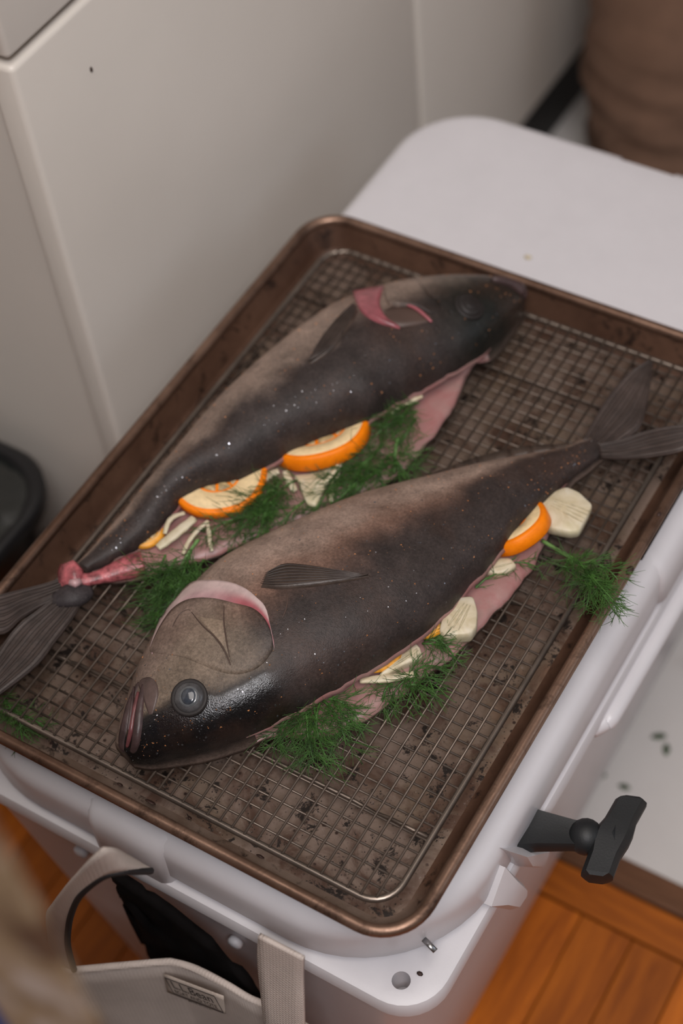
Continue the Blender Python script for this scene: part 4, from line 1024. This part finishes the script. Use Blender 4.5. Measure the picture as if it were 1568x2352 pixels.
frond([((962, 925, 0.016), (868, 985, 0.012)), ((958, 945, 0.015), (885, 1010, 0.011)), ((940, 935, 0.016), (900, 1000, 0.012)), ((930, 950, 0.015), (860, 1030, 0.010)), ((955, 960, 0.014), (920, 1020, 0.010))],
      'dense frond beside the middle orange slice toward the farther head', 14, 0.013)
frond([((905, 1055, 0.009), (945, 1095, 0.004)), ((905, 1060, 0.009), (868, 1112, 0.004)), ((908, 1050, 0.009), (905, 1110, 0.004)), ((915, 1040, 0.009), (955, 1070, 0.004))],
      'small frond on the rack just beyond the back of the nearer fish', 15, 0.012, stems=[[(915, 1005, 0.012), (908, 1035, 0.011), (906, 1065, 0.008), (905, 1085, 0.006)]])
frond([((702, 1625, 0.012), (690, 1735, 0.003)), ((722, 1615, 0.012), (765, 1738, 0.003)), ((690, 1632, 0.011), (645, 1715, 0.003)), ((755, 1605, 0.012), (830, 1655, 0.004)), ((680, 1640, 0.010), (628, 1690, 0.003)), ((742, 1610, 0.012), (795, 1708, 0.003)), ((712, 1630, 0.012), (718, 1750, 0.003)), ((735, 1615, 0.013), (740, 1690, 0.008)), ((765, 1600, 0.011), (800, 1670, 0.005))],
      'thick bright frond spilling out below the nearer fish behind its head', 16, 0.015)
frond([((935, 1560, 0.010), (1012, 1535, 0.004)), ((925, 1575, 0.010), (990, 1590, 0.003)), ((950, 1552, 0.010), (900, 1625, 0.003)), ((975, 1540, 0.010), (1000, 1580, 0.004)), ((955, 1545, 0.010), (935, 1620, 0.003)), ((900, 1570, 0.010), (875, 1625, 0.003))],
      'frond lying beyond the long fennel strip on the rack edge of the nearer fish', 17, 0.0125)
frond([((970, 1478, 0.010), (1030, 1502, 0.005)), ((975, 1472, 0.010), (1022, 1478, 0.007)), ((1000, 1465, 0.010), (1035, 1520, 0.004))],
      'little frond between the square fennel piece and the fennel wedge', 18, 0.0095)
frond([((1303, 1273, 0.013), (1388, 1370, 0.018)), ((1310, 1280, 0.013), (1330, 1330, 0.006)), ((1338, 1298, 0.014), (1382, 1415, 0.024)), ((1328, 1292, 0.014), (1408, 1338, 0.020)), ((1345, 1310, 0.014), (1352, 1400, 0.014)), ((1350, 1310, 0.015), (1405, 1385, 0.024)), ((1315, 1285, 0.013), (1300, 1310, 0.004))],
      'sprig with a bare stem drooping over the right rim of the pan', 19, 0.0125, stems=[[(1245, 1242, 0.010), (1275, 1260, 0.012), (1305, 1278, 0.013), (1345, 1308, 0.014)]])
frond([((1092, 1350, 0.009), (1142, 1308, 0.009)), ((1165, 1295, 0.0095), (1232, 1312, 0.005))],
      'few thin frond wisps on the pink flesh below the bright orange wedge', 20, 0.010, step=0.005)
frond([((10, 1600, -0.006), (60, 1688, -0.011)), ((0, 1640, -0.006), (92, 1680, -0.011)), ((50, 1640, -0.006), (40, 1698, -0.012)), ((-10, 1585, -0.004), (5, 1660, -0.008))],
      'small frond lying in the near left corner of the pan beside the rack', 21, 0.010, fl=-0.0145)

# ------------------------------------------------------------------ canvas tote bag
bag = thing('tote_bag', (0.04, -0.31, 0.0), 'cream canvas tote bag with a printed label, standing against the near side of the cooler', 'tote bag')
NB = 40
def sheet(rows, thick, mat, name, parent):
    """cloth from rows of points, given thickness"""
    n = len(rows[0]); m = len(rows); V = []; F = []
    N = n*m
    nr = []
    for i in range(m):
        for j in range(n):
            a = rows[min(i+1, m-1)][j] - rows[max(i-1, 0)][j]; b = rows[i][min(j+1, n-1)] - rows[i][max(j-1, 0)]
            c_ = a.cross(b); nr.append(c_.normalized() if c_.length > 1e-12 else Vector((0, 0, 1)))
    flat = [p for r in rows for p in r]
    V = [p + q*thick/2 for p, q in zip(flat, nr)] + [p - q*thick/2 for p, q in zip(flat, nr)]
    for i in range(m-1):
        for j in range(n-1):
            q = (i*n+j, i*n+j+1, (i+1)*n+j+1, (i+1)*n+j); F.append(q); F.append(tuple(N + k for k in reversed(q)))
    for j in range(n-1):
        F.append((j, N+j, N+j+1, j+1)); k = (m-1)*n; F.append((k+j, k+j+1, N+k+j+1, N+k+j))
    for i in range(m-1):
        F.append((i*n, (i+1)*n, N+(i+1)*n, N+i*n)); k = n-1; F.append((i*n+k, N+i*n+k, N+(i+1)*n+k, (i+1)*n+k))
    return obj(name, V, F, mat, parent)
# top rim of the panel by the cooler, as seen in the photograph, then the rest of the way round
rimpx = [(90, 2236, -0.125), (175, 2228, -0.125), (280, 2218, -0.121), (375, 2210, -0.117), (400, 2211, -0.1165), (450, 2226, -0.115), (520, 2262, -0.114), (570, 2292, -0.114), (615, 2312, -0.114), (720, 2368, -0.114)]
rimw = [P(x, y, z) for x, y, z in rimpx]
inner = vcrom(rimw, 44)
def drop(p, t):
    """wall of the bag from the rim (t=0) to its base (t=1)"""
    z = p.z*(1-t)**1.0
    return Vector((p.x + (0.05-p.x)*0.06*t, p.y + 0.010*t - 0.003*math.sin(math.pi*t), max(z, 0.003)))
sheet([[drop(p, t/14) for p in inner] for t in range(15)], 0.0016, M['canvas'], 'back_panel', bag)
e0, e1 = inner[0], inner[-1]
front_ = vcrom([e1, e1 + Vector((0.010, -0.05, -0.01)), Vector((0.13, -0.372, 0.29)), Vector((0.04, -0.385, 0.28)), Vector((-0.05, -0.382, 0.28)), e0 + Vector((-0.02, -0.045, -0.01)), e0], 60)
sheet([[drop(p, t/10) for p in front_] for t in range(11)], 0.0016, M['canvas'], 'front_panel', bag)
m = MB(); m.tube(inner, 0.0024, 8, flat=1.0); m.build('rim_hem', M['canvas'], bag)
m = MB(); m.tube(front_, 0.0024, 8); m.build('rim_hem', M['canvas'], bag)
MB().stack([[(q.x, q.y, z) for q in [drop(p, 1.0) for p in inner[::4]] + [drop(p, 1.0) for p in front_[1:-1:4]]] for z in (0.001, 0.004)]).build('base', M['canvas'], bag)
# handle strap: up from the panel on the right, under the lid edge, and down again on the left
def ribbon3(path, widths, mat, name, parent, thick=0.0022, side=None):
    n = len(path); rows = []
    for i in range(n):
        p, wd = path[i], widths[i]
        rows.append([p + wd*(k/4 - 0.5) for k in range(5)])
    return sheet(rows, thick, mat, name, parent)
def py_(px, py, Y):
    d = ray(px, py); return CAM + d*((Y - CAM.y)/d.y)
# centre line edges of the strap from pixel pairs at given depth planes (outer edge, inner edge)
se = [((108, 2098), (158, 2125), -0.2880), ((122, 2072), (166, 2092), -0.2870), ((150, 2035), (182, 2058), -0.2850), ((190, 1992), (210, 2030), -0.2810), ((222, 1962), (245, 2008), -0.2760), ((250, 1946), (285, 2000), -0.2700), ((290, 1966), (320, 1999), -0.2620), ((330, 1990), (347, 1998), -0.2540)]
outer = [py_(*a, Y) for a, b, Y in se]; inn = [py_(*b, Y) for a, b, Y in se]
lo0 = py_(150, 2230, -0.288); lo1 = py_(172, 2226, -0.2872)
lo = py_(112, 2160, -0.2885); li = py_(156, 2170, -0.2878)
outer = [py_(122, 2232, -0.2880), lo] + outer; inn = [py_(170, 2226, -0.2872), li] + inn
# hidden stretch tucked under the lid edge and the right-hand leg
rt = [((598, 2142), (700, 2194)), ((596, 2200), (698, 2240)), ((604, 2280), (700, 2310)), ((612, 2352), (702, 2380)), ((622, 2440), (706, 2460))]
ro = [py_(*a, Y) for (a, b), Y in zip(rt, (-0.2480, -0.2520, -0.2585, -0.2640, -0.2700))]; ri_ = [py_(*b, Y) for (a, b), Y in zip(rt, (-0.2480, -0.2520, -0.2585, -0.2640, -0.2700))]
hid_o = [Vector((0.035, -0.2475, 0.402 - 0.012)), Vector((0.070, -0.2465, 0.402))]; hid_i = [Vector((0.042, -0.2465, 0.378)), Vector((0.078, -0.2445, 0.378))]
A_ = vcrom(outer + ro[:0], 40); B_ = vcrom(inn, 40)
sheet([[a.lerp(b, k/5) for k in range(6)] for a, b in zip(A_, B_)], 0.0024, M['canvas'], 'handle_strap', bag)
m = MB(); m.tube([p + Vector((0, -0.0004, -0.0004)) for p in B_], 0.0019, 7); m.build('strap_edging', M['edging'], bpy.data.objects['handle_strap'])
C_ = vcrom(ro, 24); D_ = vcrom(ri_, 24)
sheet([[a.lerp(b, k/5) + Vector((0, -0.0012, 0)) for k in range(6)] for a, b in zip(C_, D_)], 0.0024, M['canvas'], 'handle_strap', bag)
# part of the loop that disappears below the lid edge
E_ = vcrom([outer[-1], Vector((0.052, -0.2420, 0.392 - 0.022)), Vector((0.080, -0.2420, 0.392 - 0.020)), ro[0]], 16)
G_ = vcrom([inn[-1], Vector((0.058, -0.2420, 0.392 - 0.045)), Vector((0.088, -0.2430, 0.392 - 0.044)), ri_[0]], 16)
# label with its printed frame and lettering
lp = [P(x, y, z) for x, y, z in ((382, 2232, -0.121), (518, 2285, -0.121), (523, 2322, -0.138), (388, 2270, -0.138))]
lp = [py_(382, 2231, -0.2610), py_(518, 2282, -0.2605), py_(523, 2322, -0.2630), py_(390, 2272, -0.2640)]
lab = sheet([[lp[0].lerp(lp[1], k/8).lerp(lp[3].lerp(lp[2], k/8), r/5) + Vector((0, -0.0022, 0.0008)) for k in range(9)] for r in range(6)], 0.0009, M['labelcloth'], 'label', bag)
ux = (lp[1]-lp[0]).normalized(); uy = (lp[0]-lp[3]); uy = (uy - ux*uy.dot(ux)).normalized(); un = ux.cross(uy).normalized()
if un.y > 0: un = -un
lc = sum(lp, Vector())/4 + Vector((0, -0.0022, 0.0008)) + un*0.0008
LW = (lp[1]-lp[0]).length; LH = (lp[0]-lp[3]).length*0.98
def bar(cx, cy, w_, h_, name):
    m = MB(); q = [lc + ux*(cx + a*w_/2) + uy*(cy + b*h_/2) for a, b in ((-1, -1), (1, -1), (1, 1), (-1, 1))]
    m.stack([q, [p + un*0.0002 for p in q]]); return m.build(name, M['ink'], lab, False)
for cx, cy, w_, h_ in ((0, 0.36*LH, 0.84*LW, 0.03*LH), (0, -0.36*LH, 0.84*LW, 0.03*LH), (-0.42*LW, 0, 0.0075*LW, 0.72*LH), (0.42*LW, 0, 0.0075*LW, 0.72*LH)):
    bar(cx, cy, w_, h_, 'label_border')
def lettering(txt, cx, cy, size, width, name='lettering'):
    cu = bpy.data.curves.new('txt', 'FONT'); cu.body = txt; cu.align_x = 'CENTER'; cu.align_y = 'CENTER'; cu.size = 1.0; cu.offset = 0.003
    to = bpy.data.objects.new('txt', cu); COL.objects.link(to)
    dg = bpy.context.evaluated_depsgraph_get(); dg.update()
    me = bpy.data.meshes.new_from_object(to.evaluated_get(dg)); bpy.data.objects.remove(to, do_unlink=True)
    xs = [v.co.x for v in me.vertices]; k = width/(max(xs)-min(xs)); mx = (max(xs)+min(xs))/2
    V = [lc + ux*(cx + (v.co.x-mx)*k) + uy*(cy + v.co.y*size) + un*0.0003 for v in me.vertices]
    F = [tuple(p.vertices) for p in me.polygons]
    return obj(name, V, F, M['ink'], lab, False)
lettering('L.L.Bean', 0, 0.13*LH, 0.46*LH, 0.68*LW)
lettering('BOAT AND TOTE', 0, -0.18*LH, 0.22*LH, 0.72*LW)
lettering('MADE IN U.S.A.', 0.02*LW, -0.43*LH, 0.11*LH, 0.40*LW)

# thin black sheet set between the tote and the cooler
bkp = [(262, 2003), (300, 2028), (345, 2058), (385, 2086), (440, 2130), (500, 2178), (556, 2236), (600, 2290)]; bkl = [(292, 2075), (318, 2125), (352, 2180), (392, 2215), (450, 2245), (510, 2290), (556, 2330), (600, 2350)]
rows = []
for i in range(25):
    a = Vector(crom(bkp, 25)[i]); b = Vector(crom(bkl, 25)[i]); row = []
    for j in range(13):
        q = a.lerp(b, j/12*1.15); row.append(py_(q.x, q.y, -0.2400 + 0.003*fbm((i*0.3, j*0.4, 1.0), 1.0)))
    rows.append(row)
bk = sheet(rows, 0.006, M['matteblack'], 'black_sheet', None)
tag(bk, 'black sheet standing between the tote bag and the cooler', 'fabric')

# ------------------------------------------------------------------ black bin beside the cabinet
bn = thing('waste_bin', (-0.46, -0.10, 0.0), 'black bin with a crumpled glossy liner beside the cream cabinet', 'bin')
bx0, bx1, by0, by1 = -0.60, -0.288, -0.25, 0.040
MB().stack([rrect4(bx0+i, bx1-i, by0+i, by1-i, (0.05,)*4, z, 8) for i, z in ((0.035, 0.0), (0.03, 0.003), (0.006, 0.238), (0.0, 0.240), (0.0, 0.252), (0.004, 0.255), (0.010, 0.252), (0.012, 0.235))], cap1=False).build('bin_body', M['bin'], bn)
V = []; F = []; G = 44
for i in range(G+1):
    for j in range(G+1):
        a = i/G*2-1; b = j/G*2-1
        # square to rounded square
        x_ = (bx0+bx1)/2 + a*(bx1-bx0-0.016)/2*math.sqrt(1 - 0.10*b*b); y_ = (by0+by1)/2 + b*(by1-by0-0.016)/2*math.sqrt(1 - 0.10*a*a)
        ed = max(abs(a), abs(b)); z_ = 0.247 + (0.018*(1-ed**4))*(0.4 + 0.9*abs(fbm((x_*18, y_*18, 2.0), 1.0))) + 0.012*fbm((x_*55, y_*55, 4.0), 1.0)*(1-ed**6)
        V.append((x_, y_, z_))
for i in range(G):
    for j in range(G): F.append((i*(G+1)+j, (i+1)*(G+1)+j, (i+1)*(G+1)+j+1, i*(G+1)+j+1))
obj('bin_liner', V, F, M['liner'], bn)

# ------------------------------------------------------------------ person standing beyond the cooler: brown trousers and shoes
per = thing('person', (-0.02, 0.80, 0.0), 'person in loose brown trousers standing beyond the far end of the cooler', 'person')
def leg_rows(cx, cy, top_c, seed):
    rows = []; n = 28; H = 44
    for i in range(H+1):
        t = i/H; z = 0.012 + t*0.80
        r_ = 0.088 + 0.006*math.sin(t*5) + 0.028*sst(0.5, 1.0, t); c_ = Vector((cx + (top_c[0]-cx)*sst(0.3, 1, t), cy + (top_c[1]-cy)*sst(0.3, 1, t), 0))
        ring = []
        for k in range(n):
            a = 2*math.pi*k/n
            fold = 0.0075*math.sin(z*150 + 2.2*math.sin(a + seed) + 3*fbm((math.cos(a), math.sin(a), z*4 + seed), 1.0))*(1 - sst(0.12, 0.45, t)) + 0.006*fbm((math.cos(a)*1.5, math.sin(a)*1.5, z*9 + seed), 1.0)
            rr = r_ + fold
            ring.append(c_ + Vector((rr*math.cos(a), rr*1.05*math.sin(a), z)))
        rows.append(ring)
    return rows
tb = MB(); tb.stack(leg_rows(-0.115, 0.80, (-0.085, 0.82), 1.0), cap0=True, cap1=True); tb.stack(leg_rows(0.115, 0.83, (0.085, 0.82), 4.0), True, True)
hip = []
for z_, rx, ry in ((0.76, 0.19, 0.125), (0.80, 0.195, 0.13), (0.88, 0.185, 0.125), (0.98, 0.165, 0.115), (1.02, 0.16, 0.11)):
    hip.append([(0.02 + 0.93*rx*math.cos(2*math.pi*k/36), 0.82 + ry*math.sin(2*math.pi*k/36), z_) for k in range(36)])
tb.stack(hip); tr = tb.build('trousers', M['trousers'], per)
tors = []
for z_, rx, ry, dy in ((1.00, 0.155, 0.105, 0), (1.10, 0.15, 0.10, 0), (1.25, 0.175, 0.11, 0), (1.38, 0.19, 0.105, 0), (1.44, 0.15, 0.085, 0), (1.48, 0.07, 0.065, 0), (1.52, 0.055, 0.06, -0.005), (1.56, 0.06, 0.075, -0.015), (1.62, 0.075, 0.095, -0.02), (1.68, 0.078, 0.10, -0.02), (1.74, 0.065, 0.085, -0.015), (1.77, 0.03, 0.04, -0.01)):
    tors.append([(0.03 + rx*math.cos(2*math.pi*k/24), 0.82 + dy + ry*math.sin(2*math.pi*k/24), z_) for k in range(24)])
M['cloth2'] = canvas_mat('grey_jumper', (0.16, 0.15, 0.15), 1200)
M['skintone'] = plain('skin_tone', (0.42, 0.25, 0.18), 0.5)
bd = MB().stack(tors)
for sx in (-1, 1):
    arm = vcrom([(0.03+sx*0.15, 0.82, 1.40), (0.03+sx*0.19, 0.80, 1.22), (0.03+sx*0.195, 0.74, 1.10), (0.03+sx*0.15, 0.62, 1.06), (0.03+sx*0.12, 0.55, 1.08)], 20)
    bd.tube(arm, [0.055 - 0.026*i/19 for i in range(20)], 12)
    hb = arm[-1]
    bd.tube([hb, hb + Vector((0, -0.01, -0.04)), hb + Vector((0, -0.015, -0.085))], [0.028, 0.036, 0.034], 10, flat=0.5)
    for q in range(4):
        f0 = hb + Vector((0.006*sx*0, -0.012 + (q-1.5)*0.017, -0.08)); bd.tube([f0, f0 + Vector((-sx*0.006, -0.004, -0.035)), f0 + Vector((-sx*0.018, -0.008, -0.068 - 0.006*(q in (1, 2))))], [0.0092, 0.0085, 0.0065], 8)
    bd.tube([hb + Vector((0, -0.03, -0.03)), hb + Vector((-sx*0.01, -0.055, -0.055)), hb + Vector((-sx*0.016, -0.06, -0.085))], [0.012, 0.0105, 0.008], 8)
bd.build('jumper', M['cloth2'], per)
for sx, cy in ((-1, 0.80), (1, 0.83)):
    shoe = []
    for z_, g in ((0.0, 0.92), (0.012, 1.0), (0.04, 0.95), (0.07, 0.7), (0.085, 0.4)):
        shoe.append([(sx*0.115 + 0.046*g*math.cos(2*math.pi*k/20), cy - 0.055*(1.1 - z_*6) + 0.13*g*math.sin(2*math.pi*k/20), z_) for k in range(20)])
    MB().stack(shoe).build('shoe', M['shoe'], per)

# ------------------------------------------------------------------ chair in the near left corner with a cloth over its back
ch = thing('wooden_chair', (-0.03, -0.62, 0.0), 'wooden chair standing close to the camera under the blurred cloth', 'chair')
def post(a, b, w_, name, mat='chairwood'):
    a = Vector(a); b = Vector(b); return MB().stack([[a + Vector((x*w_, y*w_, 0)) for x, y in ((-1, -1), (1, -1), (1, 1), (-1, 1))], [b + Vector((x*w_, y*w_, 0)) for x, y in ((-1, -1), (1, -1), (1, 1), (-1, 1))]]).build(name, M[mat], ch, False, bevel=0.003)
for x_ in (-0.20, 0.085):
    post((x_, -0.42, 0.0), (x_, -0.42, 0.93), 0.013, 'rear_leg'); post((x_, -0.80, 0.0), (x_, -0.80, 0.44), 0.015, 'leg')
MB().box((-0.225, -0.83, 0.44), (0.11, -0.405, 0.465)).build('seat', M['chairwood'], ch, False, bevel=0.006)
for z_ in (0.60, 0.74): MB().box((-0.20, -0.427, z_), (0.085, -0.413, z_ + 0.05)).build('back_slat', M['chairwood'], ch, False, bevel=0.004)
MB().box((-0.215, -0.430, 0.90), (0.10, -0.410, 0.955)).build('top_rail', M['chairwood'], ch, False, bevel=0.006)
cl = thing('patterned_cloth', (0.0, -0.43, 0.60), 'blurred tan mottled cloth with blue showing at its lower left, close to the camera', 'cloth')
def drape(u, v):
    """u across (0 = right edge), v along from the front hem over the rail to the rear hem"""
    s_ = v*0.46
    x_ = 0.173 - u*0.36
    if s_ < 0.36: y0, z_ = -0.4005, 0.600 + s_
    elif s_ < 0.40:
        a = (s_-0.36)/0.04*math.pi; y0, z_ = -0.4200 + 0.0195*math.cos(a), 0.960 + 0.010*math.sin(a)
    else: y0, z_ = -0.4395, 0.960 - (s_-0.40)
    wob = 0.005*math.sin(x_*34 + 1.0)*min(1.0, abs(0.97-z_)*6)
    return Vector((x_ + 0.002*fbm((z_*9, u*3, v), 1.0), y0 + (wob if s_ < 0.38 else -abs(wob)*0.6 - 0.002), z_))
def dgrid(u0, u1, name, mat):
    return sheet([[drape(u0 + (u1-u0)*j/16, i/60) for j in range(17)] for i in range(61)], 0.003, mat, name, cl)
dgrid(0.0, 0.115, 'border', M['tan']); dgrid(0.117, 1.0, 'blue_field', M['blue'])

# ------------------------------------------------------------------ bits on the floor
def leaf_bit(px, py, s_, rot, label):
    c = P(px, py, -Z0 + 0.0006); x = Vector((math.cos(rot), math.sin(rot), 0)); y = Vector((-x.y, x.x, 0)); V = []
    ring = [(1.0, 0), (0.6, 0.35), (0.0, 0.45), (-0.7, 0.3), (-1.0, 0), (-0.5, -0.28), (0.1, -0.42), (0.7, -0.25)]
    tag(MB().stack([[c + x*(a*s_) + y*(b*s_*(1+0.3*rnd())) + Vector((0, 0, h)) for a, b in ring] for h in (-0.0004, 0.0009)]).build('leaf_scrap', M['leafbit'], None, loc=c), label, 'leaf scrap', 'green scraps dropped on the white floor')
leaf_bit(1512, 1692, 0.0065, 0.6, 'upper part of the largest dark leaf scrap on the white floor'); leaf_bit(1530, 1722, 0.006, 2.0, 'lower part of the largest dark leaf scrap on the white floor')
leaf_bit(1433, 1808, 0.005, 0.2, 'small green scrap on the white floor just above the latch handle')
leaf_bit(1376, 1780, 0.006, 0.4, 'faint scrap on the white floor right beside the cooler wall'); leaf_bit(1418, 1652, 0.005, 0.3, 'highest faint scrap on the white floor below the cooler lip')
mt = MB().stack([rrect4(0.142, 0.9, 0.247, 0.262, (0.006,)*4, z, 4) for z in (0.0005, 0.012)]).build('floor_strip', M['rubber'], None, loc=(0.5, 0.25, 0.0))
tag(mt, 'black strip on the white floor at the right edge of the view', 'strip')
